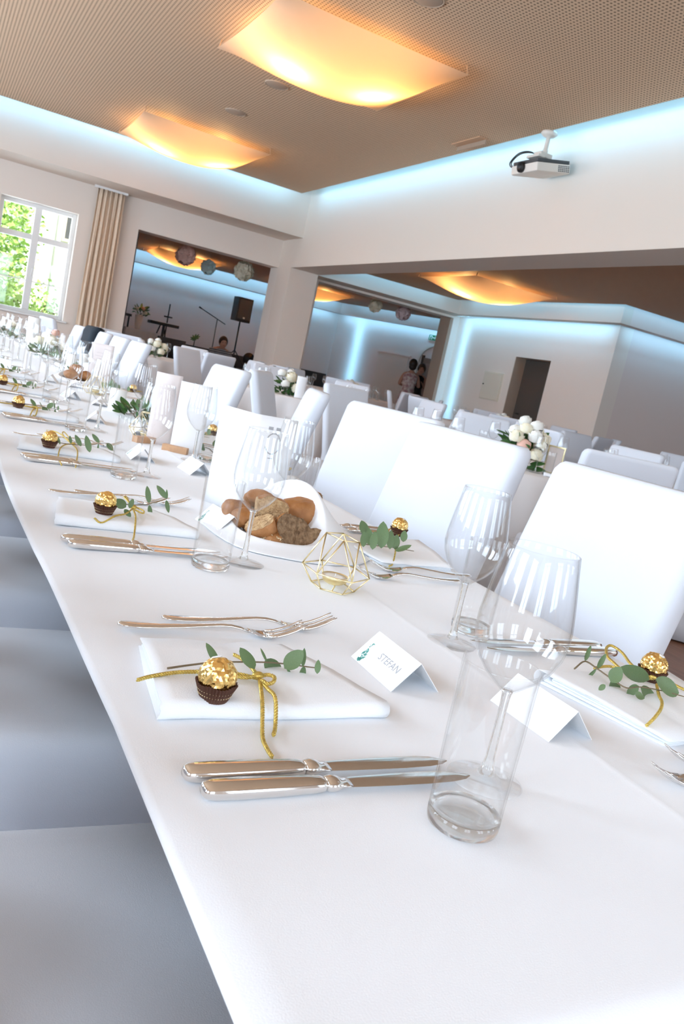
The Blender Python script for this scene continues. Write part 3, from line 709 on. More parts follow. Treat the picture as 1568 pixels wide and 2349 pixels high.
# ---- set the two rows of places
ORD = ['nearest', 'second', 'third', 'fourth', 'fifth', 'sixth', 'seventh', 'eighth', 'ninth', 'tenth', 'eleventh', 'twelfth', 'thirteenth']
sprigs = {k: make_sprig(k) for k in ('L1','L2','L3','R1','R2')}
cords = {k: make_cord(k, k in ('L1','R1')) for k in ('L1','L2','L3','R1','R2')}
card_named = make_card('STEFAN'); card_plain = make_card(None)
used = {}
def put(proto, loc, rz, label, group=None):
    """first use moves the prototype itself, then copies"""
    if proto.name not in used:
        used[proto.name] = 1
        proto.location = loc; proto.rotation_euler = (0,0,rz); proto['label'] = label
        if group: proto['group'] = group
        return proto
    return dup(proto, loc, rz, label, group)
PITCH = 0.645
def jit(a): return random.uniform(-a, a)
for i in range(13):
    y = PITCH*i
    for side in ('left', 'right'):
        S = f'the {ORD[i]} {side} place'
        def L_(txt): return txt.format(S)
        j = (lambda a: 0) if i == 0 else jit
        if side == 'left':
            f = lambda x, yy: (x, yy+y); rz = 0
        else:
            f = lambda x, yy: (1.112-x, 1.325-yy+y); rz = pi
        fl = lambda x, yy, z=TZ: (*f(x+j(.006), yy+j(.008)), z)
        vis_plate = True
        gg = lambda what: f'{what} along the {side} side of the long table'
        if side == 'left' and i > 5: vis_plate = False
        if vis_plate:
            put(knife0, fl(.197, .521), rz+.015+j(.05), L_('silver dinner knife at {}, the one nearer the napkin'), gg('knives'))
            put(knife0, fl(.204, .4965), rz+.012+j(.03), L_('silver dinner knife at {}, the outer one of the pair'), gg('knives'))
            put(fork0, fl(.208, .822), rz-.02+j(.06), L_('silver dinner fork lying next to the napkin at {}'), gg('forks'))
            o = put(fork0, fl(.262, .848), rz+.01+j(.06), L_('silver dinner fork at {}, the one farther from the napkin'), gg('forks'))
            napkin(fl(.203, .612), rz+j(.03), L_('white folded napkin under the chocolate at {}'), i, gg('napkins'))
            key = {('left',0):'L1',('left',1):'L2',('left',2):'L3',('right',0):'R1',('right',1):'R2'}.get((side,i)) or (random.choice(['L1','L2','L3']) if side == 'left' else random.choice(['R1','R2']))
            k0 = int(key[1])-1
            ox, oy = (.31,.69) if key[0] == 'L' else (.80,.66)
            base = (ox, oy+(y if i else 0), TZ) if True else None
            put(sprigs[key], base, 0, L_('green eucalyptus sprig laid across the napkin at {}'), gg('sprigs'))
            put(cords[key], base, 0, L_('twisted gold cord tied in a bow on the napkin at {}'), gg('cords'))
            c = SPR[key]['candy']
            put(choc0, (ox+c[0], base[1]+c[1], TZ+.0145), 0.4*i+(pi if side == 'right' else 0), L_('gold foil chocolate in a brown paper cup at {}'), gg('chocolates'))
        wx, wy = fl(.459, .501)[:2]; tx, ty = fl(.393, .441)[:2]
        if side == 'right' and i == 0: wx, wy, tx, ty = .643, .827, .706, .874
        if side == 'left' and i == 1: wx, wy, tx, ty = .457, 1.128, .392, 1.089
        put(tum0, (tx, ty, TZ+.0005), 0, L_('clear straight water tumbler at {}'), gg('tumblers'))
        put(wine0, (wx, wy, TZ), 0, L_('stemmed wine glass at {}'), gg('wine glasses'))
        if i < 6:
            if side == 'left' and i == 0:
                put(card_named, (.494, .722, TZ), radians(-58+ -32), 'white tent place card printed with a name and green leaves at the nearest left place')
            elif side == 'left':
                put(card_plain, (.50+j(.01), .722+y+j(.03), TZ), radians(-88)+j(.3), L_('small white tent place card at {}'), gg('place cards'))
            elif i != 1:
                put(card_plain, (.612+j(.01), .61+y+j(.03), TZ), radians(92)+j(.2), L_('small white tent place card at {}'), gg('place cards'))


# ---- bread basket: a dark basket wrapped in a white cloth, with pieces of bread
CAMV = Vector((-.40,-.85,.36)).normalized(); RGV = Vector((.905,-.425,0)); UPV = RGV.cross(-CAMV).normalized()
def bread(loc, r, cuts, label, crumb='crumb', seeds=0, seed=0, sq=(1,.85,.66), rot=(0,0,0)):
    """a baked roll that has been cut: displaced blob, sliced by planes; crust and cut faces are parts.
    cuts: list of ((right, up, towards the viewer), offset)"""
    t = thing('bread_piece', label, 'bread', loc, 0, 'bread pieces in the nearer basket')
    rnd = random.Random(seed); off = Vector((rnd.random()*9, rnd.random()*9, rnd.random()*9))
    bm = bmesh.new(); bmesh.ops.create_icosphere(bm, subdivisions=4, radius=1.0)
    R = Matrix.Rotation(rot[2], 3, 'Z') @ Matrix.Rotation(rot[1], 3, 'Y') @ Matrix.Rotation(rot[0], 3, 'X')
    for vtx in bm.verts:
        d = vtx.co.normalized()
        f = 1+.20*noise.noise(d*1.4+off)+.05*noise.noise(d*4+off)+.018*noise.noise(d*11+off)
        p = Vector((d.x*sq[0], d.y*sq[1], d.z*sq[2]))*f
        vtx.co = (R @ p)*r
    for (w, o_) in cuts:
        n = (RGV*w[0]+UPV*w[1]+CAMV*w[2]).normalized()
        g = bmesh.ops.bisect_plane(bm, geom=bm.verts[:]+bm.edges[:]+bm.faces[:], plane_co=n*r*o_, plane_no=n, clear_outer=True)
        ed = [e for e in g['geom_cut'] if isinstance(e, bmesh.types.BMEdge)]
        fl = bmesh.ops.holes_fill(bm, edges=ed, sides=0)
        for f_ in fl['faces']: f_.material_index = 1
        bmesh.ops.triangulate(bm, faces=[f_ for f_ in fl['faces']])
        cf = [f_ for f_ in bm.faces if f_.material_index == 1 and abs(f_.normal.dot(n)) > .99]
        bmesh.ops.poke(bm, faces=cf)
    bm.normal_update()
    pts = [vv.co.copy() for vv in bm.verts]
    vn = [(vv.co.copy(), vv.normal.copy()) for vv in bm.verts if all(f_.material_index == 0 for f_ in vv.link_faces)]
    for nm, mi, m_ in (('crust',0,'crust'),('crumb_face',1,crumb)):
        b = MB(); b.v = [tuple(p) for p in pts]; b.f = [tuple(x.index for x in f_.verts) for f_ in bm.faces if f_.material_index == mi]
        if b.f:
            used_ = sorted({i for f_ in b.f for i in f_}); mp = {i: k for k, i in enumerate(used_)}
            b.v = [b.v[i] for i in used_]; b.f = [tuple(mp[i] for i in f_) for f_ in b.f]
            if mi:
                b.v = [tuple(Vector(p)+Vector((noise.noise(Vector(p)*260+off), noise.noise(Vector(p)*260-off), noise.noise(Vector(p)*200)))*r*.035) for p in b.v]
            obj(nm, b, M[m_], t)
    if seeds and vn:
        b = MB()
        for k in range(seeds):
            p, n = rnd.choice(vn); x = n.orthogonal(); x.rotate(Matrix.Rotation(rnd.uniform(0,6.3), 3, n)); y = n.cross(x)
            c = p+n*.0006+x*rnd.uniform(-.002,.002); L = .0021
            b.add([c+x*L, c+y*L*.5+n*.0009, c-x*L, c-y*L*.5+n*.0009], [(0,1,2,3)])
        o = obj('seeds', b, M['seed'], t); o['kind'] = 'stuff'
    bm.free()
    return t
def make_basket():
    t = thing('bread_basket', 'bread basket lined with a tall open white cloth, full of bread pieces', 'basket', (0,0,0))
    OP = [(0.493,1.32,0.768),(0.503,1.252,0.764),(0.541,1.226,0.762),(0.601,1.217,0.762),(0.640,1.232,0.766),(0.651,1.28,0.812),(0.657,1.335,0.840),(0.646,1.385,0.853),(0.612,1.41,0.840),(0.574,1.41,0.806),(0.526,1.375,0.786)]
    BA = [(0.458,1.34),(0.470,1.205),(0.530,1.178),(0.600,1.150),(0.712,1.172),(0.80,1.335),(0.79,1.43),(0.735,1.50),(0.63,1.53),(0.53,1.50),(0.47,1.43)]
    n = len(OP)
    inner = [(o[0]*.80+.58*.20, o[1]*.80+1.31*.20, max(.757, o[2]-.055)) for o in OP]
    innerb = [(o[0]*.45+.58*.55, o[1]*.45+1.31*.55, .7545) for o in OP]
    lip = [(o[0]+(bq[0]-o[0])*.06, o[1]+(bq[1]-o[1])*.06, o[2]+.0035) for o, bq in zip(OP, BA)]
    mids = []
    for f, g in ((.30,.60),(.62,.24),(.85,.07)):
        mids.append([(o[0]+(bq[0]-o[0])*f, o[1]+(bq[1]-o[1])*f, .7525+(o[2]-.7525)*g) for o, bq in zip(OP, BA)])
    base = [(bq[0], bq[1], .7515) for bq in BA]
    b = MB(); b.loft([innerb, inner, [(o[0],o[1],o[2]) for o in OP], lip]+mids+[base], True, False)
    o = obj('cloth_wrap', b, M['napkin'], t, sub=2); m = o.modifiers.new('solid','SOLIDIFY'); m.thickness = .0016
    b = MB(); b.lathe([(.040,.001),(.052,.008),(.056,.015),(.053,.015),(.048,.008),(.036,.003),(.0001,.003)], 26, (.575,1.33,.7545)); b.v = [(x, y, z) for x, y, z in b.v]
    obj('wicker_bowl', b, M['basket'], t)
    return t
make_basket()
bread((.554,1.290,.806), .033, [((.05,-.55,.80),.18),((-.9,-.2,.2),.72)], 'pale roll half with golden crust, topmost at the left of the bread heap', seed=1, sq=(1.05,.9,.78))
bread((.530,1.265,.784), .034, [((-.55,.62,.50),.12),((.75,-.5,-.2),.80)], 'torn roll piece with brown crust below, left front of the bread heap', seed=2, sq=(1.05,.9,.75), rot=(0,.5,.3))
bread((.634,1.335,.798), .043, [((0,-.3,-1),.2)], 'broad brown crusty roll piece in the middle of the bread heap', seed=3, sq=(1.15,.8,.62))
bread((.664,1.385,.815), .031, [((.1,-.15,.95),.25)], 'grainy dark rye piece at the back right of the bread heap', 'crumbdark', 12, 4)
bread((.588,1.258,.777), .042, [((.62,.12,.75),.18),((.8,-.4,-.3),.8)], 'large seeded bread piece with torn crumb at the front of the heap', 'crumbdark', 190, 5, (1,.9,.74), (0,.2,.2))
bread((.632,1.255,.770), .031, [((.12,.15,.95),.1),((.9,0,.2),.75)], 'dark crumbly bread slice under the seeded piece, lower right', 'crumbdark', 0, 6, (1,.8,.62))
bread((.548,1.247,.765), .019, [((0,.3,-1),.2)], 'small seeded bread end lowest at the front of the heap', 'crumb', 30, 7)
bread((.517,1.352,.785), .031, [((.4,0,-.9),.2)], 'brown roll at the far left of the heap, behind the wine glass', seed=8)
bread((.523,1.322,.779), .027, [((.4,-.3,-.8),.2)], 'reddish brown roll squeezed at the left of the heap behind the glass stem', seed=9)
bread((.566,1.378,.806), .029, [((.2,-.2,-.9),.2)], 'brown roll at the back of the heap under the cloth edge', seed=10)

# ---- geometric wire tealight holder
def make_geo():
    t = thing('geometric_candle_holder', 'gold wire geometric tealight holder in front of the bread basket', 'candle holder', (0.568,1.037,TZ))
    c = Vector((.568,1.037,0))
    mid = [Vector((x, y, 0))-c for x, y in ((.526,1.068),(.525,1.013),(.566,.980),(.610,1.0085),(.614,1.065),(.570,1.093))]
    top = [Vector((x*1.083, y*1.083, 0))-c for x, y in ((.507,.971),(.515,.932),(.539,.932),(.537,.978))]
    top = [p*1.0 for p in top]
    ctr = sum(top, Vector())/4
    top = [p-ctr for p in top]
    base = [p*.64 for p in mid]
    for p in mid: p.z = .026
    for p in top: p.z = .078
    for p in base: p.z = .0016
    def wire(a, b_, nm='strut'):
        m = MB(); m.tube([a, b_], .00115, 6); obj(nm, m, M['goldwire'], t)
    for i in range(6):
        wire(mid[i], mid[(i+1)%6]); wire(base[i], base[(i+1)%6]); wire(base[i], mid[i])
    for i in range(4): wire(top[i], top[(i+1)%4], 'top_bar')
    for a, b_ in ((0,0),(0,1),(1,1),(1,2),(2,2),(2,3),(2,4),(3,5),(3,4)): wire(top[a], mid[b_])
    b = MB(); b.lathe([(.0001,.0060),(.010,.0062),(.0165,.0095),(.0195,.016),(.0200,.0195),(.0192,.0195),(.0186,.017),(.0001,.0165)], 28); obj('tealight_cup', b, M['goldwire'], t)
    b = MB(); b.lathe([(.0001,.0168),(.0184,.0168),(.0184,.0182),(.010,.0178),(.0001,.0176)], 24); w = obj('wax', b, M['wax'], t)
    b = MB(); b.tube([(0,0,.0175),(.0003,0,.0225)], .0005, 5); obj('wick', b, M['paper'], w)
    b = MB(); b.tube([(base[1]+base[2])/2, (0,-.006,.0045), (0,0,.0065)], .0010, 6); b.tube([(base[4]+base[5])/2, (0,0,.0055)], .0010, 6); obj('cup_support', b, M['goldwire'], t)
    return t
geo0 = make_geo()
dup(geo0, (.655,3.66,TZ), .5, 'gold wire geometric holder beside the farther bread basket')
dup(geo0, (.60,2.42,TZ), 1.1, 'gold wire geometric holder behind the two upright menu cards')

# ---- menu cards
def menu(name, label, base, spans, h, matr, ring=True, lean=0.0, lines=8, curl=0):
    """spans: list of (dx,dy) ends of leaves that meet in a spine at the origin"""
    t = thing(name, label, 'menu card', (*base, TZ))
    for k, (dx, dy) in enumerate(spans):
        d = Vector((dx, dy, 0)); n = Vector((dy, -dx, 0)).normalized()
        b = MB()
        def fn(u, v, d=d, n=n):
            p = d*u + n*(-lean*v*h + curl*sin(pi*u)*.5 + curl*(v-.5)**2*.8); return (p.x, p.y, .0006+v*h)
        b.grid(fn, 6, 8); obj('leaf', b, matr, t, solid=.0006)
        if k == 0 and ring:
            e = d.normalized()
            def P(u, v, off=.0009):
                p = d*u+n*(off - lean*v*h + curl*sin(pi*u)*.5 + curl*(v-.5)**2*.8); return (p.x, p.y, .0006+v*h)
            W = d.length
            for (a0, a1) in ((20,150),(200,330)):
                b = MB(); pts = []
                for q in range(25):
                    a = radians(a0+(a1-a0)*q/24); w_ = .0006+.0009*abs(sin(q*1.9))
                    pts.append([(.5+(.0155+e_)/W*cos(a), .735+(.0205+e_)/h*sin(a)) for e_ in (-w_, w_)])
                for q0, q1 in zip(pts[:-1], pts[1:]):
                    b.add([P(*q0[0]), P(*q0[1]), P(*q1[1]), P(*q1[0])], [(0,1,2,3)])
                obj('printed_wreath', b, M['ink'], t, smooth=False)
            b = MB()
            for q in (-.16, .02): b.add([P(.5+q, .87), P(.5+q+.11, .87), P(.5+q+.11, .90), P(.5+q, .90)], [(0,1,2,3)])
            b.add([P(.44,.585), P(.56,.585), P(.56,.594), P(.44,.594)], [(0,1,2,3)])
            obj('printed_marks', b, M['ink'], t, smooth=False)
        elif k == 0 and lines:
            def P(u, v, off=.0009):
                p = d*u+n*(off - lean*v*h + curl*sin(pi*u)*.5 + curl*(v-.5)**2*.8); return (p.x, p.y, .0006+v*h)
            b = MB(); rnd = random.Random(name+label)
            for q in range(lines):
                v = .78-q*.075; w = rnd.uniform(.18,.34)
                b.add([P(.5-w, v), P(.5+w, v), P(.5+w, v+.006), P(.5-w, v+.006)], [(0,1,2,3)])
            obj('printed_lines', b, mat('faint_ink', (0.62,0.56,0.55), 0.8), t, smooth=False)
    return t
menu('menu_card', 'white folded menu card with printed wreath standing behind the nearest bread', (.572,1.492), [(.092,.004),(-.040,.092)], .200, M['paper'], True)
menu('menu_card', 'white upright menu card leaning on the wooden block', (.634,2.272), [(.083,-.030)], .196, M['paper'], False, .06, 1, .012)
menu('menu_card', 'pale pink curved menu card left of the white one in the middle', (.585,2.36), [(.072,-.018)], .205, M['pinkpaper'], False, .05, 8, .02)
menu('menu_card', 'pale pink menu card standing farther back near the second bread basket', (.70,4.18), [(.105,-.02)], .205, M['pinkpaper'], False, .03, 3)
def block(loc, rz, label):
    t = obj('wooden_block', MB().box(-.036,.036,-.011,.011,0,.018), M['copper'], loc=loc, rot=(0,0,rz), smooth=False, bev=.0012); return tag(t, label, 'card holder', 'card holders on the long table')
block((.640,2.235,TZ), -.55, 'copper-coloured wooden block holding the white menu card')
block((.575,2.335,TZ), .5, 'wooden block at the foot of the curved pink menu card')
block((.86,2.33,TZ), .2, 'orange-brown wooden block seen beside the wine glass stem')

# ---- greenery, candles and flowers along the middle
def foliage(name, label, cat, loc, n, R, H, matleaf, L=(.03,.06), group=None, flowers=(), seed=0, spread=1.0):
    t = thing(name, label, cat, loc, 0, group)
    rnd = random.Random(seed)
    b = MB()
    for k in range(max(4, n//6)):
        a = rnd.uniform(0, 2*pi); rr = R*rnd.uniform(.3, 1)
        b.tube([(0,0,.004), (rr*.5*cos(a), rr*.5*sin(a), H*.5*rnd.random()+.01), (rr*cos(a), rr*sin(a), H*rnd.uniform(.2,1)+.005)], .0012, 4)
    obj('stems', b, M['stem'], t)
    for k in range(n):
        a = rnd.uniform(0, 2*pi); rr = R*sqrt(rnd.random())
        B = Vector((rr*.6*cos(a), rr*.6*sin(a), .006+H*rnd.random()*.7)); l = rnd.uniform(*L)
        T = B+Vector((cos(a)*rnd.uniform(.4,1), sin(a)*rnd.uniform(.4,1), rnd.uniform(-.2,.8)*spread)).normalized()*l
        T.z = max(T.z, .004)
        place_leaf(matleaf, B, T, l*rnd.uniform(.38,.6), t, (rnd.uniform(-.5,.5), -.6, .8))
    for (x, y, z, r, m) in flowers: flower((x, y, z), r, m, t, rnd)
    return t
def flower(c, r, m, parent, rnd):
    """a rose head: a core and overlapping cupped petals in one mesh"""
    b = MB(); b.ball((0,0,0), r*.62, 10, 7)
    for el, cnt, rad in ((78,2,.74),(52,4,.84),(22,6,.95),(-10,6,1.04)):
        for k in range(cnt):
            az = 2*pi*(k+rnd.random()*.4)/cnt+el; e = radians(el)
            d = Vector((cos(e)*cos(az), cos(e)*sin(az), sin(e))); x = Vector((-sin(az), cos(az), 0)); y = d.cross(x)*-1 if d.cross(x).z < 0 else d.cross(x)
            def fn(u, v):
                a_ = (u-.5)*1.5; c_ = (v-.45)*1.3
                p = (d + x*a_ + y*c_).normalized()*(r*rad)
                return p + d*(r*.16*max(0, v-.55)*2) - d*(r*.10*(abs(u-.5)*2)**2*0)
            b.grid(fn, 4, 4)
    o = obj('flower', b, m, parent, loc=c, rot=(rnd.uniform(-.5,.3), rnd.uniform(-.4,.4), 0))
    return o
def pillar(loc, r, h, label, seed=0):
    t = thing('pillar_candle', label, 'candle', loc, 0, 'white candles along the long table')
    b = MB(); b.lathe([(.0001,0),(r*.97,0),(r,.002),(r,h-.004),(r*.96,h),(r*.6,h-.003),(.0001,h-.004)], 28); obj('wax_body', b, M['wax'], t)
    b = MB(); b.tube([(0,0,h-.005),(.001,0,h+.006)], .0008, 5); obj('wick', b, M['black'], t)
pillar((.634,3.07,TZ), .030, .085, 'short white pillar candle beside the dark green leaves')
pillar((.70,4.75,TZ), .024, .105, 'slim white candle among greenery near the farther bread, left of a pair')
pillar((.745,4.62,TZ), .024, .125, 'slim white candle among greenery near the farther bread, right of a pair')
pillar((.69,6.75,TZ), .045, .235, 'tall thick white pillar candle standing below the window')
foliage('leaf_garland', 'dark green glossy leaf garland beside the short white candle', 'greenery', (.68,2.93,TZ), 46, .085, .055, LEAFD, (.035,.065), seed=3)
foliage('leaf_garland', 'dark green leaves around the pair of slim white candles', 'greenery', (.735,4.52,TZ), 30, .09, .05, LEAFD, (.035,.06), seed=4)
foliage('leaf_garland', 'few dark leaves lying beside the white folded menu card', 'greenery', (.775,2.30,TZ), 14, .07, .02, LEAFD, (.025,.045), seed=5)
foliage('flower_arrangement', 'cream and peach flower arrangement on the far part of the long table', 'flowers', (.70,5.9,TZ), 60, .13, .10, LEAF, (.04,.07), flowers=[(-.05,-.02,.10,.035,M['creamflower']),(.02,-.04,.12,.036,M['creamflower']),(.07,.01,.11,.034,M['creamflower']),(.0,.05,.13,.036,M['whiteflower']),(.05,.04,.17,.026,M['pinkflower']),(.10,-.03,.09,.026,M['creamflower']),(-.08,.03,.08,.028,M['whiteflower'])], seed=6)
foliage('flower_arrangement', 'farthest small bouquet with eucalyptus on the long table', 'flowers', (.60,8.0,TZ), 40, .12, .12, LEAF, (.04,.08), flowers=[(-.03,0,.10,.035,M['whiteflower']),(.05,.02,.12,.034,M['creamflower'])], seed=7)
# second bread basket, farther along the table
b2 = None
for o in list(C.objects):
    if o.name == 'bread_basket': b2 = dup(o, (.07,2.86,0), 0, 'farther bread basket in a white cloth beside the pink menu card')
for k, (dx, dy, dz, r, s, lab) in enumerate(((.0,.0,.0,.032,21,'orange-brown roll in the farther basket, the left one'),(.075,.05,.0,.034,22,'dark brown roll in the farther basket, the right one'),(.03,.06,.028,.030,23,'brown roll on top in the farther basket'))):
    o = bread((.62+dx, 4.13+dy, .785+dz), r*1.1, [((.2,-.2,-.9),.3)], lab, seed=s); o['group'] = 'bread pieces in the farther basket'

# ---- covered chairs
def make_chair():
    t = thing('covered_chair', '', 'chair')
    W = .445
    b = MB(); rings = []
    for z, g in ((.012,.030),(.10,.026),(.25,.016),(.38,.006),(.445,.0),(.462,-.003),(.474,-.010),(.481,-.022),(.484,-.045)):
        o = rrect(W+2*g, .47+2*g, .035+max(g,0), 5, 0, .005)
        rings.append([(x*(1+.012*sin(7*atan2(y,x))*(.46-z)/.46 if z < .46 else x), y, z) if False else (x+.014*sin(6*y/.2+2)*(max(0,.44-z)/.44), y+.024*sin(5.2*x/.2+z*4)*(max(0,.45-z)/.45)**.7, z) for x, y in o])
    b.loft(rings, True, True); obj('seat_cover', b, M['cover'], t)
    b = MB(); rings = []
    for z, g in ((.012,.004),(.20,.002),(.47,0),(.60,.0),(.80,.0),(.90,-.001),(.950,-.002),(.964,-.008),(.971,-.018)):
        lean = max(0, z-.44)*.29
        dd = .066+1.2*g; o = rrect(W-.012+2*g, dd, min(.026, dd*.46), 5, 0, -.235-lean)
        rings.append([(x, y+.004*sin(x*8), z+.004*(1-(x/.22)**2)*(z > .9)) for x, y in o])
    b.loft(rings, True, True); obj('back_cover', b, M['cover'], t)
    return t
chair0 = make_chair()
def chair(x, y, deg, label, group=None, s=None):
    return put(chair0, (x, y, 0), radians(deg), label, group)
gl = 'chairs along the left side of the long table'
for i in range(6): chair(.20, .68+.642*i, -90+jit(2.0), f'white covered chair tucked under the {ORD[i]} left place', gl)
gr = 'chairs along the right side of the long table'
RC = [(0.985,1.23,96,'large white covered chair facing the table at the right edge'),
      (0.985,1.82,101,'white covered chair behind the near wine glasses, left of the large one'),
      (1.16,2.44,112,'upright white covered chair third along the right side of the table'),
      (1.06,3.20,70,'white covered chair seen edge-on, fourth along the right side'),
      (0.985,4.02,92,'white covered chair fifth along the right side, behind the small wine glass')]
for x, y, a, l in RC: chair(x, y, a, l, gr)
for i in range(5):
    chair(0.985+jit(.01), 6.15+.70*i, 90+jit(2), f'white covered chair {ORD[i+5]} along the right side of the long table', gr)

# ================================================================== lamps, windows, outside
def ceiling_lamp(x0, x1, y0, y1, zc, sag, label, power=26, hid=0.10):
    cx, cy = (x0+x1)/2, (y0+y1)/2
    t = thing('ceiling_lamp', label, 'lamp', (cx, cy, zc), 0, 'fabric ceiling lamps')
    W, D = (x1-x0)/2, (y1-y0)/2
    b = MB()
    def fn(u, v):
        a = 2*u-1; c = 2*v-1
        k = (1-abs(a)**2.2)*(1-abs(c)**2.2)
        pull = .035*(1-max(abs(a),abs(c))**4)
        return (W*a*(1-.03*(1-c*c)*abs(a)**3), D*c*(1-.03*(1-a*a)*abs(c)**3), -hid*.75 - sag*k**.85)
    b.grid(fn, 28, 28); obj('fabric_shade', b, M['lampfab'], t)
    for sx in (-1, 1):
        for sy in (-1, 1):
            b = MB(); b.tube([(sx*W*.985, sy*D*.985, -hid*.74), (sx*W*.97, sy*D*.97, 0)], .006, 6); obj('corner_pin', b, plain_c, t)
    for q in (-.42, .42):
        l = bpy.data.lights.new('lamp_bulb', 'POINT'); l.energy = power; l.color = (1.0, 0.56, 0.20); l.shadow_soft_size = 0.07
        o = bpy.data.objects.new('lamp_bulb', l); C.objects.link(o); o.parent = t; o.location = (W*q, -D*.1*q/abs(q), -hid-.02-sag*.18)
        b = MB(); b.tube([(W*q, -D*.1*q/abs(q), 0), (W*q, -D*.1*q/abs(q), -hid*.45)], .02, 10); obj('bulb_socket', b, M['white'], t)
    return t
ceiling_lamp(2.08, 3.84, 6.57, 8.27, CZ, .24, 'large glowing fabric ceiling lamp nearest the top of the photo', 32)
ceiling_lamp(2.10, 3.88, 11.45, 13.2, CZ, .24, 'glowing fabric ceiling lamp near the window wall', 32)
ceiling_lamp(7.0, 8.6, 10.5, 12.2, SZ, .22, 'glowing fabric lamp under the low ceiling beyond the beam', 30, .06)
ceiling_lamp(4.17, 5.75, 18.6, 20.2, SZ, .22, 'glowing fabric lamp seen through the left opening behind the pompoms', 22, .06)
ceiling_lamp(7.3, 8.93, 18.3, 20.0, SZ, .22, 'glowing fabric lamp seen through the right opening beside the column', 24, .06)
for (x, y, l) in ((2.92,8.87,'round ceiling loudspeaker between the two large lamps, the nearer'),(2.96,10.35,'round ceiling loudspeaker beside the far large lamp'),(2.94,5.86,'round ceiling loudspeaker at the top edge of the photo')):
    t = thing('ceiling_speaker', l, 'speaker', (x, y, CZ), 0, 'round loudspeakers in the ceiling')
    b = MB(); b.lathe([(.0001,-.010),(.105,-.010),(.115,-.006),(.118,0)], 32); obj('grille', b, mat('speaker_grille', (0.42,0.32,0.24), 0.7), t)
    b = MB(); b.lathe([(.116,0),(.118,-.009),(.126,-.009),(.129,0)], 32); obj('rim', b, mat('speaker_rim', (0.5,0.38,0.28), 0.6), t)
t = thing('ceiling_hatch', 'slightly open flap in the ceiling left of the projector', 'hatch', (5.08, 8.3, CZ))
b = MB(); b.box(-.10,.02,-.28,.28,-.012,-.002); obj('flap', b, plain_c, t, smooth=False)
b = MB(); b.box(-.012,.0,-.28,.28,-.06,-.012); obj('lip', b, mat('hatch_edge', (0.36,0.27,0.20), 0.7), t, smooth=False)

def window(name, x0, x1, z0, z1, y0, y1, axis='x', fine=True):
    """casement window with a transom and thin muntins; frame lies between y0 and y1"""
    t = bpy.data.objects.new(name, None); C.objects.link(t); t['kind'] = 'structure'
    def bx(a0, a1, c0, c1, ya=y0, yb=y1):
        return MB().box(a0, a1, ya, yb, c0, c1) if axis == 'x' else MB().box(ya, yb, a0, a1, c0, c1)
    xm = (x0+x1)/2; f = .065
    fr = MB()
    for q in ((x0,x0+f,z0,z1),(x1-f,x1,z0,z1),(x0+f,x1-f,z1-f,z1),(x0+f,x1-f,z0,z0+f),(xm-.055,xm+.055,z0+f,z1-f)):
        m = bx(*q); fr.add(m.v, m.f)
    zt = z0+.72*(z1-z0)-.085
    obj('window_frame', fr, M['frame'], t, smooth=False, bev=.006)
    for (a, b_) in ((x0+f, xm-.055), (xm+.055, x1-f)):
        obj('transom', bx(a, b_, zt, zt+.09, y0+.005, y1-.005), M['frame'], t, smooth=False)
        if fine:
            obj('muntin', bx(a, b_, z0+.52, z0+.54, y0+.02, y1-.02), M['frame'], t, smooth=False)
        obj('window_pane', bx(a, b_, zt+.09, z1-f, (y0+y1)/2-.003, (y0+y1)/2+.003), M['pane'], t, smooth=False)
        obj('window_pane', bx(a, b_, z0+f, zt, (y0+y1)/2-.003, (y0+y1)/2+.003), M['pane'], t, smooth=False)
    if fine:
        h = MB(); h.tube([(xm+.02,y0,z0+.62),(xm+.02,y0-.035,z0+.62),(xm+.02,y0-.04,z0+.74)], .009, 6); obj('window_handle', h, M['frame'], t)
        s = MB(); s.box(x0-.06, x1+.06, 14.76, y0, z0-.03, z0); obj('window_sill', s, M['frame'], t, smooth=False, bev=.004)
    return t
window('window_1', .76, 1.95, .93, 2.69, 14.98, 15.05)
for i, wy in enumerate(WIN_Y): window(f'window_{i+2}', wy-.65, wy+.65, .93, 2.69, -2.92, -2.86, 'y', False)
for i, wx in enumerate((-0.9,1.7,4.3,8.2,11.6)): window(f'window_{i+9}', wx-.65, wx+.65, .93, 2.69, -3.12, -3.06, 'x', False)  # last two are added windows, there for the light on the right wall

# curtain
t = thing('curtain', 'long beige curtain hanging between the window and the left opening', 'curtain', (2.38, 14.66, 0))
def cfn(u, v):
    z = .04+3.13*v; sp = 1-.12*v
    x = (u-.5)*.50*sp + .02*(1-v)
    ph = u*2*pi*5.5+.5*sin(v*3)
    return (x-.01*sin(v*5), .045*(.55+.45*(1-v))*sin(ph)+.012*sin(ph*2.3+v*4), z)
b = MB(); b.grid(cfn, 90, 24); obj('cloth', b, M['curtain'], t, solid=.003)
b = MB(); b.box(-.27,.27,-.03,.03,3.165,3.20); obj('curtain_rail', b, M['white'], t, smooth=False)

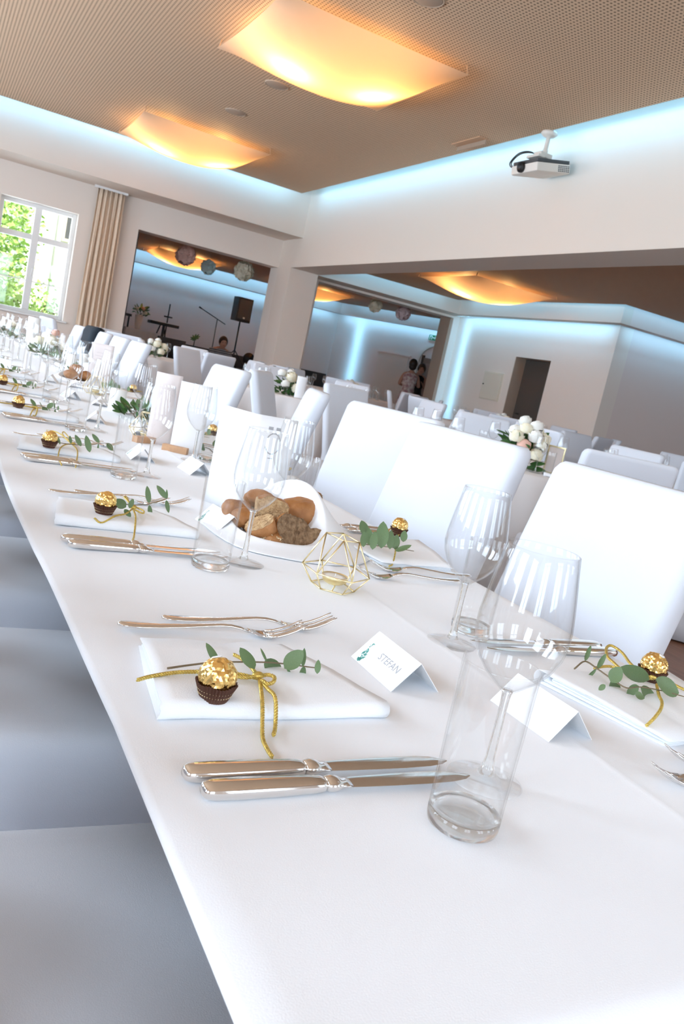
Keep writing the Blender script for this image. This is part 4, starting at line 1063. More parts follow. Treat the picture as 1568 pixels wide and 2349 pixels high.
# garden and the house outside the window
b = MB(); b.box(-12, 2.7, 15.25, 40, -.35, -.25); b.box(2.7, 20, 22.4, 40, -.35, -.25); g = struct('floor_garden', b, M['greengrass'])
def tree(name, label, cat, loc, H, R, n, seed, cz=.6, leafm=None, group=None, L=.16):
    t = thing(name, label, cat, loc, 0, group); rnd = random.Random(seed)
    b = MB(); b.tube([(0,0,0),(.05,.02,H*.3),(0,.05,H*.6),(.1,0,H*.9)], [.10,.08,.05,.02], 8)
    for k in range(7):
        a = rnd.uniform(0,6.3); z = H*rnd.uniform(.25,.75); b.tube([(0,0,z),(R*.4*cos(a),R*.4*sin(a),z+.25*R),(R*.8*cos(a),R*.8*sin(a),z+.45*R)], [.03,.02,.008], 5)
    obj('trunk', b, M['stem'], t)
    b = MB()
    for k in range(n):
        d = Vector((rnd.gauss(0,1), rnd.gauss(0,1), rnd.gauss(0,1))).normalized()
        rr = rnd.random()**.45
        f = 1+.35*noise.noise(d*2.2+Vector((seed,0,0)))
        p = Vector((d.x*R*rr*f, d.y*R*rr*f, H*cz+d.z*H*(1-cz)*rr*f*1.15))
        x = Vector((rnd.gauss(0,1), rnd.gauss(0,1), rnd.gauss(0,.6))).normalized(); y = x.orthogonal(); y.rotate(Matrix.Rotation(rnd.uniform(0,6.3), 3, x))
        l = L*rnd.uniform(.6,1.3)
        b.add([p-x*l, p+y*l*.42, p+x*l, p-y*l*.42], [(0,1,2,3)])
    o = obj('foliage', b, leafm or M['treeleaf'], t, smooth=False); o['kind'] = 'stuff'
    return t
M['treeleaf'] = mat('tree_leaf', (0.34,0.58,0.14), 0.5, col2=(0.56,0.76,0.28), noise_scale=1.5)
nt = M['treeleaf'].node_tree; bs = nt.nodes['Principled BSDF']; bs.inputs['Transmission Weight'].default_value = 0.0
tree('garden_tree', 'bright green leafy tree outside behind the left window panes', 'tree', (0.55,20.6,-.3), 5.2, 1.35, 9000, 1, .55, None, 'garden plants outside the window', .075)
tree('garden_tree', 'light green tree farther back in the garden outside the window', 'tree', (-0.9,25,-.3), 6.5, 1.8, 6000, 2, .58, None, 'garden plants outside the window', .11)
tree('garden_bush', 'green bush low outside the window, left half', 'bush', (1.0,17.3,-.3), 1.75, .75, 1500, 3, .5, None, 'garden plants outside the window', .08)
tree('garden_bush', 'small green bush in front of the pale house outside', 'bush', (2.02,18.9,-.3), 1.75, .52, 1000, 4, .5, None, 'garden plants outside the window', .07)
t = thing('house', 'pale house with drainpipe outside behind the right window panes', 'building', (4.2, 27, -.3))
b = MB(); b.box(-2.0,4,0,6,0,8.0); obj('wall', b, M['plaster'], t, smooth=False)
b = MB(); b.box(-2.3,4.3,-.3,6.3,8.0,8.3); obj('roof', b, M['darkgrey'], t, smooth=False)
b = MB(); b.tube([(-1.15,-.08,.1),(-1.15,-.08,7.9)], .05, 8); obj('drainpipe', b, mat('zinc', (0.55,0.55,0.55), .5), t)
b = MB(); b.box(-.95,-.55,-.02,.04,3.55,4.3); w = obj('window', b, M['darkgrey'], t, smooth=False)
b = MB(); b.box(-1.02,-.48,-.05,.0,4.3,4.38); b.box(-1.02,-.95,-.05,0,3.5,4.3); b.box(-.55,-.48,-.05,0,3.5,4.3); b.box(-1.02,-.48,-.08,0,3.45,3.53); obj('window_frame', b, mat('stone_frame', (.6,.55,.42), .7), w, smooth=False)

# projector
t = thing('projector', 'white and dark ceiling projector hanging in front of the beam', 'projector', (5.27, 7.20, 3.46))
PT = Matrix.Rotation(radians(-12), 4, 'Y')
def pj(mb): mb.v = [tuple(PT @ Vector(v)) for v in mb.v]; return mb
o = thing
def rbox(x0, x1, y0, y1, z0, z1, r=.02):
    b = MB(); b.loft([[(x, y, z) for x, y in rrect(x1-x0-2*g, y1-y0-2*g, r, 4, (x0+x1)/2, (y0+y1)/2)] for z, g in ((z0,.01),(z0+.008,0),(z1,0))]); return b
b = rbox(-.21,.21,-.21,.21,-.03,.055); obj('body', pj(b), M['projector'], t, auto=40)
b = rbox(-.20,.21,-.20,.20,.055,.092); obj('dark_lid', pj(b), M['darkgrey'], t, auto=40)
b = MB(); b.loft([[(x, .03+r*cos(2*pi*i/24), .030+r*sin(2*pi*i/24)) for i in range(24)] for x, r in ((-.205,.052),(-.235,.052),(-.24,.046),(-.222,.04),(-.218,.0005))]); le = obj('lens', pj(b), M['black'], t)
b = MB()
for i in range(6):
    for k in range(4): b.box(.055+i*.024,.055+i*.024+.016,-.2125,-.208,-.016+k*.016,-.016+k*.016+.009)
obj('vent_grille', pj(b), M['darkgrey'], t, smooth=False)
b = MB(); b.lathe([(.0001,.39),(.075,.39),(.085,.37),(.06,.345),(.022,.335),(.022,.22),(.028,.21),(.028,.17),(.0001,.17)], 24); obj('ceiling_mount', b, M['projector'], t)
b = MB(); b.box(-.09,.06,-.06,.06,.125,.175); b.box(-.14,-.06,-.10,.10,.105,.13); b.box(.0,.09,-.04,.04,.09,.13); obj('bracket', b, M['projector'], t, smooth=False, bev=.006)
for k, (dy, h) in enumerate(((.0,.0),(.025,.012))):
    b = MB(); b.tube(catmull([(.02,.06+dy,.14),(-.05,.14+dy,.19+h),(-.12,.24+dy,.17+h),(-.17,.29+dy,.08),(-.16,.25+dy,.03),(-.12,.19+dy,.075)], 8), .006, 6); obj('cable', b, M['black'], t)

# ================================================================== the side zone and the next room
# exit sign, arch, doors
DV = Vector((1.8,-3.1,0)).normalized(); DN = Vector((-DV.y*-1, DV.x*-1, 0)); DN = Vector((-3.1,-1.8,0)).normalized()
def dpt(s, off, z): p = Vector((10.2,21.7,0))+DV*s+DN*off; return (p.x, p.y, z)
def dbox(s0, s1, o0, o1, z0, z1):
    b = MB(); b.add([dpt(s,o,z) for z in (z0,z1) for (s,o) in ((s0,o0),(s1,o0),(s1,o1),(s0,o1))], [(0,1,2,3),(4,7,6,5),(0,4,5,1),(1,5,6,2),(2,6,7,3),(3,7,4,0)]); return b
t = thing('exit_sign', 'green emergency exit sign on the far wall above the arch', 'sign', (0,0,0))
obj('sign_box', dbox(3.02,3.30,.0,.05,2.40,2.56), M['white'], t, smooth=False)
obj('sign_face', dbox(3.03,3.29,.05,.054,2.41,2.55), mat('sign_green', (0.01,0.16,0.07), .4, emit=((0.01,0.25,0.10),.06)), t, smooth=False)
b = MB()
for q in ((3.06,3.075,2.43,2.53),(3.075,3.13,2.515,2.53),(3.115,3.13,2.43,2.515),(3.15,3.19,2.47,2.49),(3.20,3.215,2.45,2.49),(3.20,3.235,2.475,2.49),(3.215,3.23,2.505,2.525),(3.235,3.25,2.45,2.47)):
    m = dbox(q[0],q[1],.054,.0555,q[2],q[3]); b.add(m.v, m.f)
obj('pictogram', b, mat('sign_white', (.8,.85,.82), .5, emit=((.8,.9,.85),.15)), t, smooth=False)
b = MB()
sc_ = 3.38; n = 20
for r0, r1 in ((.50,.58),):
    pts = []
    for k in range(n+1):
        a = pi*k/n; pts.append((a, r0, r1))
    for (a0, p0, p1), (a1, _, _) in zip(pts[:-1], pts[1:]):
        v = []
        for off in (0,.05):
            for (a, r) in ((a0,r0),(a1,r0),(a1,r1),(a0,r1)): v.append(dpt(sc_-r*cos(a), off, 1.78+r*sin(a)))
        b.add(v, [(4,5,6,7),(0,4,7,3),(1,2,6,5),(0,1,5,4),(3,7,6,2)])
m = dbox(sc_-.58,sc_-.50,0,.05,0,1.78); b.add(m.v, m.f)
struct('trim_12', b, M['wall'])
t = bpy.data.objects.new('door_1', None); C.objects.link(t); t['kind'] = 'structure'
obj('door_leaf', dbox(sc_-.36,sc_+.36,.0,.045,0,1.93), mat('door_brown_grey', (.20,.16,.14), .5), t, smooth=False)
obj('door_panel', dbox(sc_-.26,sc_+.26,.045,.055,.95,1.80), mat('door_panel_grey', (.26,.22,.20), .5), t, smooth=False)
obj('door_frame', dbox(sc_-.42,sc_-.36,.0,.06,0,1.99), M['dark'], t, smooth=False)
t = bpy.data.objects.new('door_2', None); C.objects.link(t); t['kind'] = 'structure'
obj('door_leaf', dbox(1.60,2.55,.0,.03,0,1.86), M['wall'], t, smooth=False)
obj('door_frame', dbox(1.55,2.60,.0,.045,1.86,1.91), M['wall2'], t, smooth=False)
t = bpy.data.objects.new('door_3', None); C.objects.link(t); t['kind'] = 'structure'
b = MB(); b.box(9.96,10.0,11.66,12.64,0,2.04); obj('door_leaf', b, M['door'], t, smooth=False)
b = MB(); b.box(9.945,9.96,11.80,12.50,.25,1.85); obj('door_panel', b, M['door'], t, smooth=False, bev=.004)
b = MB(); b.tube([(9.945,12.54,1.02),(9.90,12.54,1.02),(9.90,12.42,1.02)], .010, 6); obj('door_handle', b, M['black'], t)
t = thing('fuse_cabinet', 'cream wall cabinet with small lock left of the dark doorway', 'cabinet', (9.72, 13.17, 1.43))
b = MB(); b.box(-.03,0,-.30,.30,-.27,.27); obj('body', b, mat('cabinet_cream', (.74,.68,.56), .5), t, smooth=False)
b = MB(); b.box(-.042,-.03,-.28,.28,-.25,.25); obj('door', b, mat('cabinet_cream2', (.77,.71,.59), .5), t, smooth=False, bev=.004)
b = MB(); b.loft([[(-.042-d, .24+.014*cos(2*pi*i/12), .02+.014*sin(2*pi*i/12)) for i in range(12)] for d in (0,.012)]); obj('lock', b, M['black'], t)

# paper pompoms
def pompom(loc, r, m, label, seed):
    t = thing('paper_pompom', label, 'pompom', loc, 0, 'paper pompoms hanging in the openings')
    rnd = random.Random(seed); b = MB()
    for k in range(46):
        d = Vector((rnd.gauss(0,1), rnd.gauss(0,1), rnd.gauss(0,1))).normalized(); x = d.orthogonal(); x.rotate(Matrix.Rotation(rnd.uniform(0,6.3), 3, d)); y = d.cross(x)
        def fn(u, v):
            a = (u-.5)*1.2; c = (v-.5)*1.2
            return (d*(r*(.86+.14*(abs(a)+abs(c))+.04*sin(9*u+k)*sin(7*v))) + x*(a*r*.62) + y*(c*r*.62))*.93
        b.grid(fn, 4, 4)
    b.ball((0,0,0), r*.8, 14, 8)
    obj('paper_ball', b, m, t)
    b = MB(); b.tube([(0,0,r*.8),(0,0,SZ-loc[2])], .002, 4); obj('thread', b, M['white'], t)
pink = mat('pompom_rose', (0.80,0.50,0.42), .8); mint = mat('pompom_mint', (0.74,0.90,0.88), .8); cream = mat('pompom_cream', (0.90,0.82,0.64), .8)
pompom((4.24,16.5,2.66), .185, pink, 'dusky pink paper pompom, leftmost in the left opening', 1)
pompom((4.96,17.3,2.62), .145, mint, 'small mint paper pompom between two larger ones', 2)
pompom((5.47,16.5,2.645), .185, cream, 'cream paper pompom at the right of the left opening', 3)
pompom((8.58,16.5,2.66), .140, cream, 'cream paper pompom in the right opening', 4)
pompom((9.31,16.5,2.66), .155, mat('pompom_lilac', (0.85,0.68,0.68), .8), 'pale lilac paper pompom in the right opening', 5)

# stage equipment
STG = .62
b = MB(); b.box(2.9, 8.2, 19.2, 21.6, 0, STG); struct('floor_stage', b, M['dark'])
t = thing('loudspeaker', 'black loudspeaker on a pole in the left opening', 'speaker', (6.77, 20, STG), radians(8))
b = rbox(-.20,.20,-.16,.16,1.16,1.74); b.v = [(x, y, z) for x, y, z in b.v]; obj('cabinet', b, M['black'], t, auto=40)
b = MB(); b.box(-.17,.17,-.168,-.160,1.22,1.70); obj('grille', b, M['darkgrey'], t, smooth=False)
b = MB(); b.box(-.025,.025,-.172,-.168,1.235,1.275); obj('badge', b, M['white'], t, smooth=False)
b = MB(); b.tube([(0,0,.0),(0,0,1.18)], .020, 8); obj('pole', b, M['black'], t)
for k in range(3):
    a = 2*pi*k/3; b = MB(); b.tube([(0,0,.45),(.40*cos(a),.40*sin(a),.012)], .012, 6); obj('leg', b, M['black'], t)
t = thing('microphone_stand', 'black boom microphone stand on the stage', 'microphone stand', (6.19, 20, STG))
b = MB(); b.tube([(0,0,0),(0,0,1.08)], .012, 6); obj('pole', b, M['darkgrey'], t)
b = MB(); b.tube([(-.45,0,1.26),(.22,0,1.01)], .011, 6); obj('boom', b, M['black'], t)
b = MB(); b.tube([(-.50,0,1.28),(-.43,0,1.253)], [.022,.016], 8); obj('microphone', b, M['black'], t)
b = MB(); b.lathe([(.0001,0),(.14,0),(.14,.015),(.02,.03),(.0001,.03)], 16); obj('base', b, M['black'], t)
t = thing('keyboard_stand', 'black keyboard on a stand at the left of the stage', 'keyboard', (5.05, 20.6, STG))
b = MB(); b.box(-.36,.36,-.16,.16,.66,.73); obj('keyboard', b, M['black'], t, smooth=False, bev=.01)
b = MB(); b.box(-.33,.33,-.15,.02,.73,.738); obj('keys', b, M['white'], t, smooth=False)
for (x0, x1) in ((-.25,.2),(.2,-.25)):
    b = MB(); b.tube([(x0,0,0),(x0*.6+x1*.4,0,.66)], .016, 6); obj('leg', b, M['black'], t)
b = MB(); b.tube([(.02,0,0),(.02,0,.66)], .035, 8); obj('centre_post', b, M['darkgrey'], t)
t = thing('tripod_stand', 'thin black upright stand behind the keyboard', 'stand', (5.22, 20.95, STG))
b = MB(); b.tube([(0,0,0),(0,0,1.22)], .016, 6); obj('pole', b, M['black'], t)
b = MB(); b.tube([(-.10,0,.90),(.11,0,.90)], .018, 6); obj('clamp', b, M['black'], t)
for k in range(3):
    a = 2*pi*k/3; b = MB(); b.tube([(0,0,.3),(.25*cos(a),.25*sin(a),.01)], .01, 6); obj('leg', b, M['black'], t)
t = thing('amplifier_case', 'dark grey equipment case below the keyboard', 'case', (5.05, 19.55, STG))
b = MB(); b.box(-.30,.30,-.18,.18,0,.40); obj('body', b, mat('case_grey', (.10,.105,.11), .6), t, smooth=False, bev=.01)
b = MB(); b.box(-.31,.31,-.19,-.18,.17,.22); obj('metal_strip', b, M['darkgrey'], t, smooth=False)
b = MB(); b.box(-.05,.08,-.192,-.18,.02,.16); obj('badge', b, M['black'], t, smooth=False)
t = thing('gift_table', 'skirted beige table with vase at the left of the stage', 'table', (4.35, 19.9, STG))
b = MB()
def sk(u, v):
    P_ = [(-.38,.28),(-.38,-.28),(.38,-.28),(.38,.28)]
    k = min(2, int(u*3)); f = u*3-k; x = P_[k][0]+(P_[k+1][0]-P_[k][0])*f; y = P_[k][1]+(P_[k+1][1]-P_[k][1])*f
    return (x*(1+.012*sin(u*110)), y*(1+.02*sin(u*110)), .01+.42*v)
b.grid(sk, 90, 2); obj('skirt', b, M['skirt'], t)
b = MB(); b.box(-.38,.38,-.28,.28,.43,.445); obj('tabletop', b, M['skirt'], t, smooth=False)
foliage('vase_bouquet', 'big loose bouquet in a pale vase on the skirted stage table', 'flowers', (4.28,19.85,STG+.445+.30), 60, .22, .28, LEAFD, (.07,.14), flowers=[(.05,-.05,.18,.05,M['pinkflower']),(-.06,-.08,.15,.05,M['creamflower']),(.12,-.03,.10,.05,M['creamflower'])], seed=11)
t = thing('vase', 'pale tapered vase under the loose bouquet on the stage table', 'vase', (4.28,19.85,STG+.445))
b = MB(); b.lathe([(.0001,.004),(.055,.0),(.075,.12),(.092,.28),(.098,.33),(.092,.33),(.07,.12),(.05,.01)], 20); obj('vase_body', b, M['wall'], t)
t = thing('black_side_stand', 'small black stand at the left edge of the left opening', 'stand', (4.02,20.3,STG))
b = MB(); b.box(-.16,.16,-.10,.10,.70,.76); obj('top', b, M['black'], t, smooth=False)
for q in (-.12,.12): b = MB(); b.tube([(q,0,0),(q,0,.70)], .02, 6); obj('leg', b, M['black'], t)
t = thing('potted_plant', 'dark spiky plant on the stage near the seated man', 'plant', (5.85,20.45,STG))
b = MB(); b.tube([(0,0,0),(0,0,.52)], .012, 6); b.lathe([(.0001,0),(.09,0),(.11,.14),(.0001,.14)], 14); obj('stem', b, M['black'], t)
for k in range(9):
    a = 2*pi*k/9; place_leaf(LEAFD, (0,0,.52), (.13*cos(a),.05*sin(a),.52+.10*sin(a+.6)+.03), .05, t)

# people
def person(name, label, loc, rz, joints, edges, head, headr, parts, skinm=None):
    t = thing(name, label, 'person', loc, rz)
    me = bpy.data.meshes.new('body'); names = list(joints)
    me.from_pydata([joints[k][0] for k in names], [(names.index(a), names.index(b_)) for a, b_ in edges], [])
    o = bpy.data.objects.new('body', me); C.objects.link(o); o.parent = t
    m = o.modifiers.new('skin', 'SKIN')
    for i, k in enumerate(names):
        r = joints[k][1]; me.skin_vertices[0].data[i].radius = (r, r) if not isinstance(r, tuple) else r
    me.skin_vertices[0].data[0].use_root = True
    s = o.modifiers.new('sub', 'SUBSURF'); s.levels = 2; s.render_levels = 2
    me.materials.append(skinm or M['skin'])
    hx = Vector(head)
    b = MB(); b.ball(hx, headr, 16, 12, (.82,.95,1.18)); b.ball(hx+Vector((0,headr*.95,-.01)), .014, 8, 6, (.8,1.2,1.4))
    for sx in (-1,1): b.ball(hx+Vector((sx*headr*.82,0,-.01)), .022, 8, 6, (.4,.8,1.3))
    hd = obj('head', b, M['skin'], t)
    b = MB()
    for sx in (-1,1): b.ball(hx+Vector((sx*.032,headr*.84,.012)), .010, 8, 6)
    obj('eyes', b, M['black'], hd)
    b = MB(); b.ball(hx+Vector((0,headr*.80,-.055)), .024, 8, 6, (1.1,.35,.3)); obj('mouth', b, mat('lips', (.4,.14,.12), .5), hd)
    for nm, fn, m_ in parts: obj(nm, fn(hx), m_, t)
    return t
def hand(J, E, wrist, nm, d):
    w = Vector(J[wrist][0]); d = Vector(d).normalized(); s = d.orthogonal().normalized()
    J[nm] = ((w+d*.055), .026); E.append((wrist, nm))
    for k, q in enumerate((-.026,-.009,.009,.026)):
        J[f'{nm}f{k}'] = (w+d*(.10+.012*(k in (1,2)))+s*q, .009); J[f'{nm}g{k}'] = (w+d*(.14+.016*(k in (1,2)))+s*q*1.1, .007)
        E += [(nm, f'{nm}f{k}'), (f'{nm}f{k}', f'{nm}g{k}')]
    J[f'{nm}t'] = (w+d*.05+s*.045, .010); J[f'{nm}u'] = (w+d*.085+s*.06, .008); E += [(nm, f'{nm}t'), (f'{nm}t', f'{nm}u')]
def stand_body(sc=1.0, armL=None, armR=None):
    J = {'pelvis':((0,0,.92),.13),'waist':((0,0,1.08),.115),'chest':((0,0,1.26),.13),'neck0':((0,0,1.40),.075),'neck':((0,.01,1.47),.05),'neck2':((0,.02,1.53),.05)}
    E = [('pelvis','waist'),('waist','chest'),('chest','neck0'),('neck0','neck'),('neck','neck2')]
    for s, nm, arm in ((-1,'L',armL),(1,'R',armR)):
        J['hip'+nm] = ((s*.09,0,.84),.095); J['knee'+nm] = ((s*.10,.02,.47),.058); J['ank'+nm] = ((s*.10,-.01,.08),.038); J['toe'+nm] = ((s*.11,.14,.035),.032)
        J['sh'+nm] = ((s*.165,0,1.37),.058); el, wr = arm
        J['el'+nm] = (el,.042); J['wr'+nm] = (wr,.028)
        E += [('pelvis','hip'+nm),('hip'+nm,'knee'+nm),('knee'+nm,'ank'+nm),('ank'+nm,'toe'+nm),('neck0','sh'+nm),('sh'+nm,'el'+nm),('el'+nm,'wr'+nm)]
        hand(J, E, 'wr'+nm, 'hand'+nm, Vector(wr)-Vector(el))
    return J, E
def dress_fn(top, hem, wid):
    def f(hx):
        b = MB(); R_ = []
        for z, rx, ry in ((hem,.235,.19),(.70,.205,.165),(.92,.175,.145),(1.08,.150,.125),(1.24,.180,.135),(1.36,.195,.105),(1.42,.12,.085)):
            if z <= top: R_.append([(rx*wid*cos(2*pi*i/28)*(1+.03*sin(i*3)*(z < .8)), ry*wid*sin(2*pi*i/28), z) for i in range(28)])
        b.loft(R_, True, False); return b
    return f
def hair_fn(kind):
    def f(hx):
        b = MB(); b.ball(hx+Vector((0,-.022,.03)), .118, 16, 10, (.9,.98,1.08))
        if kind == 'bob': b.ball(hx+Vector((0,-.06,-.04)), .09, 12, 8, (1.05,.7,1.0))
        if kind == 'bun': b.ball(hx+Vector((0,-.12,.02)), .05, 10, 8)
        b.v = [v if v[1]-hx.y < .075 or v[2]-hx.z > .055 else (v[0], hx.y+.075, v[2]) for v in b.v]
        return b
    return f
floral = mat('floral_dress', (0.78,0.70,0.66), .8, col2=(0.42,0.22,0.22), noise_scale=16)
J, E = stand_body(armL=((-.24,.05,1.12),(-.17,.24,1.10)), armR=((.25,.10,1.13),(.20,.32,1.16)))
person('person', 'woman with dark hair in a floral sleeveless dress, seen from behind, hugging someone', (10.40,17.4,0), radians(-32), J, E, (.0,.03,1.62), .105, [('dress', dress_fn(1.43,.50,1.0), floral), ('hair', hair_fn('bob'), M['hair'])])
J, E = stand_body(armL=((-.22,.10,1.12),(-.15,.26,1.20)), armR=((.22,.06,1.10),(.20,.24,1.0)))
t = person('person', 'person in a dark top embraced by the woman in the floral dress', (10.86,17.80,0), radians(150), J, E, (-.04,.05,1.57), .10, [('top', dress_fn(1.43,.55,1.0), M['black']), ('hair', hair_fn('bun'), mat('brown_hair', (.07,.035,.02), .5))])
# seated man
J = {'pelvis':((0,0,.52),.14),'waist':((0,.02,.68),.135),'chest':((0,.07,.86),.15),'neck0':((0,.12,1.0),.085),'neck':((0,.16,1.06),.055),'neck2':((0,.19,1.10),.055)}
E = [('pelvis','waist'),('waist','chest'),('chest','neck0'),('neck0','neck'),('neck','neck2')]
for s, nm in ((-1,'L'),(1,'R')):
    J['hip'+nm] = ((s*.10,.05,.50),.10); J['knee'+nm] = ((s*.15,.45,.50),.065); J['ank'+nm] = ((s*.15,.47,.09),.042); J['toe'+nm] = ((s*.15,.62,.04),.036)
    J['sh'+nm] = ((s*.19,.10,.97),.065); J['el'+nm] = ((s*.26,.24,.74),.046); J['wr'+nm] = ((s*.12,.42,.78),.032)
    E += [('pelvis','hip'+nm),('hip'+nm,'knee'+nm),('knee'+nm,'ank'+nm),('ank'+nm,'toe'+nm),('neck0','sh'+nm),('sh'+nm,'el'+nm),('el'+nm,'wr'+nm)]
    hand(J, E, 'wr'+nm, 'hand'+nm, (-s*.4,.8,.05))
def shirt(hx):
    b = MB(); b.loft([[(rx*cos(2*pi*i/24), cy+ry*sin(2*pi*i/24), z) for i in range(24)] for z, rx, ry, cy in ((.50,.19,.17,.0),(.68,.19,.165,.02),(.84,.215,.17,.065),(.96,.215,.135,.11),(1.03,.10,.09,.135))], True, False)
    for s in (-1, 1): b.tube([(s*.18,.10,.97),(s*.24,.19,.82),(s*.262,.24,.735)], [.082,.070,.062], 12, False)
    return b
def stripes():
    m = mat('striped_shirt', (.5,.5,.5), .8); nt = m.node_tree; bs = nt.nodes['Principled BSDF']
    w = nt.nodes.new('ShaderNodeTexWave'); w.inputs['Scale'].default_value = 7; w.bands_direction = 'Z'
    tc = nt.nodes.new('ShaderNodeTexCoord'); nt.links.new(tc.outputs['Object'], w.inputs['Vector'])
    r = nt.nodes.new('ShaderNodeValToRGB'); r.color_ramp.elements[0].color = (.04,.045,.06,1); r.color_ramp.elements[1].color = (.42,.42,.44,1)
    nt.links.new(w.outputs[0], r.inputs[0]); nt.links.new(r.outputs[0], bs.inputs['Base Color']); return m
person('person', 'man in a striped shirt sitting bent forward in the left opening', (5.92,18.55,.0), radians(175), J, E, (0,.26,1.17), .105, [('shirt', shirt, stripes()), ('hair', hair_fn('short'), M['hair'])])
t = thing('wooden_stool', 'dark stool the man in the striped shirt sits on', 'stool', (5.92,18.55,0))
b = MB(); b.lathe([(.0001,.34),(.19,.34),(.20,.355),(.19,.375),(.0001,.375)], 20); obj('seat', b, M['dark'], t)
for k in range(4):
    a = pi/4+k*pi/2; b = MB(); b.tube([(.17*cos(a),.17*sin(a),0),(.12*cos(a),.12*sin(a),.345)], .016, 6); obj('leg', b, M['dark'], t)
t = thing('black_chair', 'dark round-backed chair below the loudspeaker on the stage', 'chair', (6.95,19.55,STG), pi)
b = MB(); b.box(-.2,.2,-.2,.2,.0,.02); b.tube([(-.17,-.17,0),(-.17,-.17,.2)], .015, 6); b.tube([(.17,-.17,0),(.17,-.17,.2)], .015, 6); obj('frame', b, M['black'], t)
b = MB(); b.loft([[(.15*cos(2*pi*i/20), y, .30+.16*sin(2*pi*i/20)) for i in range(20)] for y in (.17,.21)]); obj('back', b, M['black'], t)
t = thing('dark_jacket', 'dark jackets hung over a chair back below the window', 'jacket', (1.365,8.25,0))
b = MB(); b.loft([[(x+sh+.006*sin(z*60+y*30), y, z) for x, y in rrect(w, .49, .05, 4)] for z, w, sh in ((.62,.13,-.04),(.74,.125,-.025),(.88,.12,.0),(.95,.125,.012),(.985,.115,.02),(1.0,.06,.02))]); obj('cloth', b, mat('jacket_navy', (.012,.02,.03), .8), t)

# ================================================================== round tables with cloths, chairs, glasses
def round_table(x, y, label, r=.80):
    t = thing('round_table', label, 'table', (x, y, 0), 0, 'round banquet tables')
    b = MB(); b.lathe([(.0001,.715),(r-.03,.715),(r-.03,.742),(.0001,.742)], 32); obj('tabletop', b, M['dark'], t)
    b = MB(); b.lathe([(.0001,.002),(.25,.002),(.06,.06),(.05,.715),(.0001,.715)], 16); obj('pedestal', b, M['dark'], t)
    b = MB(); N = 176; rg = []
    for z, a, f in ((.76-.73,1.0,1),(.25,.85,1),(.5,.6,1),(.68,.25,1),(.735,.06,1),(.750,0,.995),(.754,0,.985),(.754,0,.5),(.754,0,.0005)):
        rg.append([((r*f+a*(.035+.036*sin(24*2*pi*i/N+.6*sin(5*2*pi*i/N))))*cos(2*pi*i/N), (r*f+a*(.035+.036*sin(24*2*pi*i/N+.6*sin(5*2*pi*i/N))))*sin(2*pi*i/N), z) for i in range(N)])
    b.loft(rg, True, True); obj('tablecloth', b, M['skirt'], t)
TT = .756
RT = [(3.40,7.65,'round table in pleated white cloth with cream roses, below the column','cream-rose'),
      (3.25,4.05,'round table in pleated white cloth behind the large right chairs','nearest'),
      (2.75,11.2,'far round table in pleated white cloth below the left opening','left-opening'),
      (6.9,9.0,'round table in pleated cloth beyond the beam before the doorway','doorway'),
      (6.1,5.1,'round table in pleated cloth at the right edge beyond the beam','right-edge'),
      (6.3,12.4,'farthest round table in pleated cloth, before the right opening','right-opening')]
CH = {0:[(170,.05),(125,0),(85,0),(45,0),(5,0),(-40,0)],
      1:[(251,.05),(308,0),(15,0),(60,0),(105,0),(150,.05)],
      2:[(240,0),(285,0),(330,0),(15,0),(60,0),(105,0),(150,0),(195,0)],
      3:[(240,0),(285,0),(330,0),(15,0),(60,0),(105,0),(150,0),(195,0)],
      4:[(225,0),(270,0),(315,0),(0,0),(45,0),(90,0),(135,0),(180,0)],
      5:[(240,0),(285,0),(330,0),(15,0),(60,0),(105,0),(150,0),(195,0)]}
PLC = ['first','second','third','fourth','fifth','sixth','seventh','eighth']
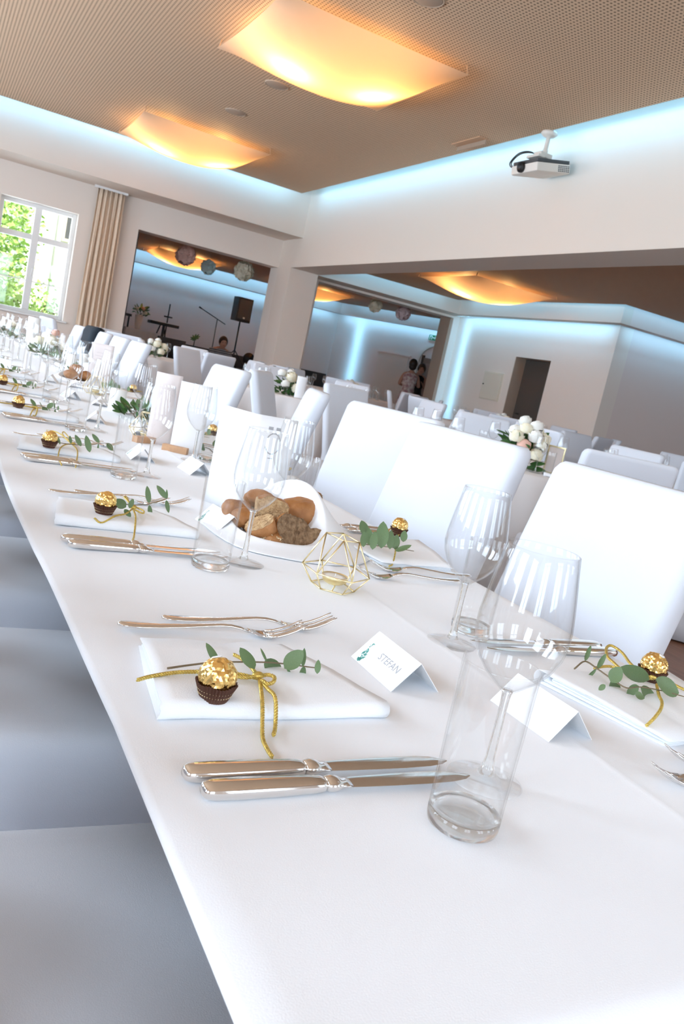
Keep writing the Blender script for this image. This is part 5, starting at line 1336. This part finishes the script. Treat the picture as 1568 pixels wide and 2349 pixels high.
for i, (x, y, l, nm) in enumerate(RT):
    round_table(x, y, l)
    rnd = random.Random(40+i)
    for k, (a, dr) in enumerate(CH[i]):
        A = radians(a+rnd.uniform(-4,4)); rr = 1.17+dr+rnd.uniform(-.02,.06)
        chair(x+rr*cos(A), y+rr*sin(A), math.degrees(A)+90+rnd.uniform(-5,5), f'white covered chair at the {nm} round table, {PLC[k]} counter-clockwise from the camera side', f'chairs at the {nm} round table')
    bx, by = {0:(3.02,7.22), 1:(2.98,3.64)}.get(i, (x-.1, y-.2))
    fl_ = [(.0,-.06,.17,.052,M['creamflower']),(.10,-.03,.15,.052,M['creamflower']),(.05,-.11,.08,.048,M['creamflower']),(-.07,.02,.19,.040,M['whiteflower']),(.03,.05,.21,.040,M['whiteflower']),(-.06,-.09,.10,.040,M['whiteflower']),(.13,.04,.12,.040,M['creamflower'])]
    if i == 1: fl_ = [(-.03,-.04,.22,.036,M['creamflower']),(.03,-.05,.24,.038,M['whiteflower']),(.08,-.01,.21,.036,M['creamflower']),(-.07,.0,.20,.034,M['whiteflower']),(.0,.02,.26,.034,M['whiteflower']),(-.05,-.08,.13,.036,M['pinkflower']),(.05,-.09,.15,.034,M['creamflower']),(.12,-.02,.14,.038,M['whiteflower']),(-.09,-.05,.17,.040,M['creamflower']),(.09,-.06,.18,.040,M['creamflower']),(.0,-.10,.19,.040,M['whiteflower']),(.02,-.11,.09,.040,M['creamflower']),(-.10,-.06,.08,.036,M['whiteflower'])]
    foliage('flower_arrangement', f'bouquet of cream roses and greenery on the {nm} round table', 'flowers', (bx, by, TT), 80, .14, .24 if i == 1 else .17, LEAFD if i < 2 else LEAF, (.05,.10), 'bouquets on the round tables', fl_, 20+i)
    for k in range(8):
        A = radians(20+45*k); rr = .62
        put(wine0, (x+rr*cos(A), y+rr*sin(A), TT), 0, f'wine glass on the {nm} round table, {PLC[k]} counter-clockwise from its right side', f'wine glasses on the {nm} round table')
        if i < 2 or k in (4,5,6):
            A2 = A+.13; put(tum0, (x+(rr-.03)*cos(A2), y+(rr-.03)*sin(A2), TT), 0, f'tumbler on the {nm} round table, {PLC[k]} counter-clockwise from its right side', f'tumblers on the {nm} round table')
t = thing('table_number_frame', 'small gold frame standing among the glasses on the nearest round table', 'frame', (3.22,3.62,TT), radians(-55))
b = MB()
for q in ((-.05,-.043,0,.16),(.043,.05,0,.16),(-.043,.043,0,.008),(-.043,.043,.152,.16)): b.box(q[0],q[1],-.006,.006,q[2],q[3])
obj('gold_frame', b, M['goldwire'], t, smooth=False)
b = MB(); b.box(-.043,.043,-.001,.001,.008,.152); obj('card', b, M['pinkpaper'], t, smooth=False)
t = thing('gold_lantern', 'gold wire lantern beside the bouquet on the nearest round table', 'lantern', (2.78,3.78,TT))
for (a, c) in (((-.04,-.04),(-.02,-.02)),((.04,-.04),(.02,-.02)),((.04,.04),(.02,.02)),((-.04,.04),(-.02,.02))):
    b = MB(); b.tube([(a[0],a[1],0),(a[0]*1.2,a[1]*1.2,.06),(c[0],c[1],.12)], .0025, 5); obj('strut', b, M['goldwire'], t)
b = MB(); b.lathe([(.0001,.004),(.022,.004),(.022,.02),(.0001,.02)], 14); obj('tealight', b, M['wax'], t)
pillar((2.78,7.08,TT), .032, .13, 'white candle at the left of the cream roses on the round table')
geo = [o for o in C.objects if o.name == 'geometric_candle_holder'][0]
dup(geo, (3.60,6.98,TT), .3, 'gold geometric holder at the right of the cream roses')
menu('menu_card', 'white bent menu card standing left of the cream roses', (3.02,7.02), [(.09,-.03)], .20, M['paper'], False, .1, 2, .03); C.objects['menu_card.004'].location.z = TT
put(choc0, (3.17,3.42,TT), 0, 'gold foil chocolate at the edge of the nearest round table'); put(choc0, (2.80,7.20,TT), 0, 'gold foil chocolate at the edge of the cream-rose round table')
napkin((2.98,3.40,TT), -.6, 'white folded napkin at the edge of the nearest round table', 1)
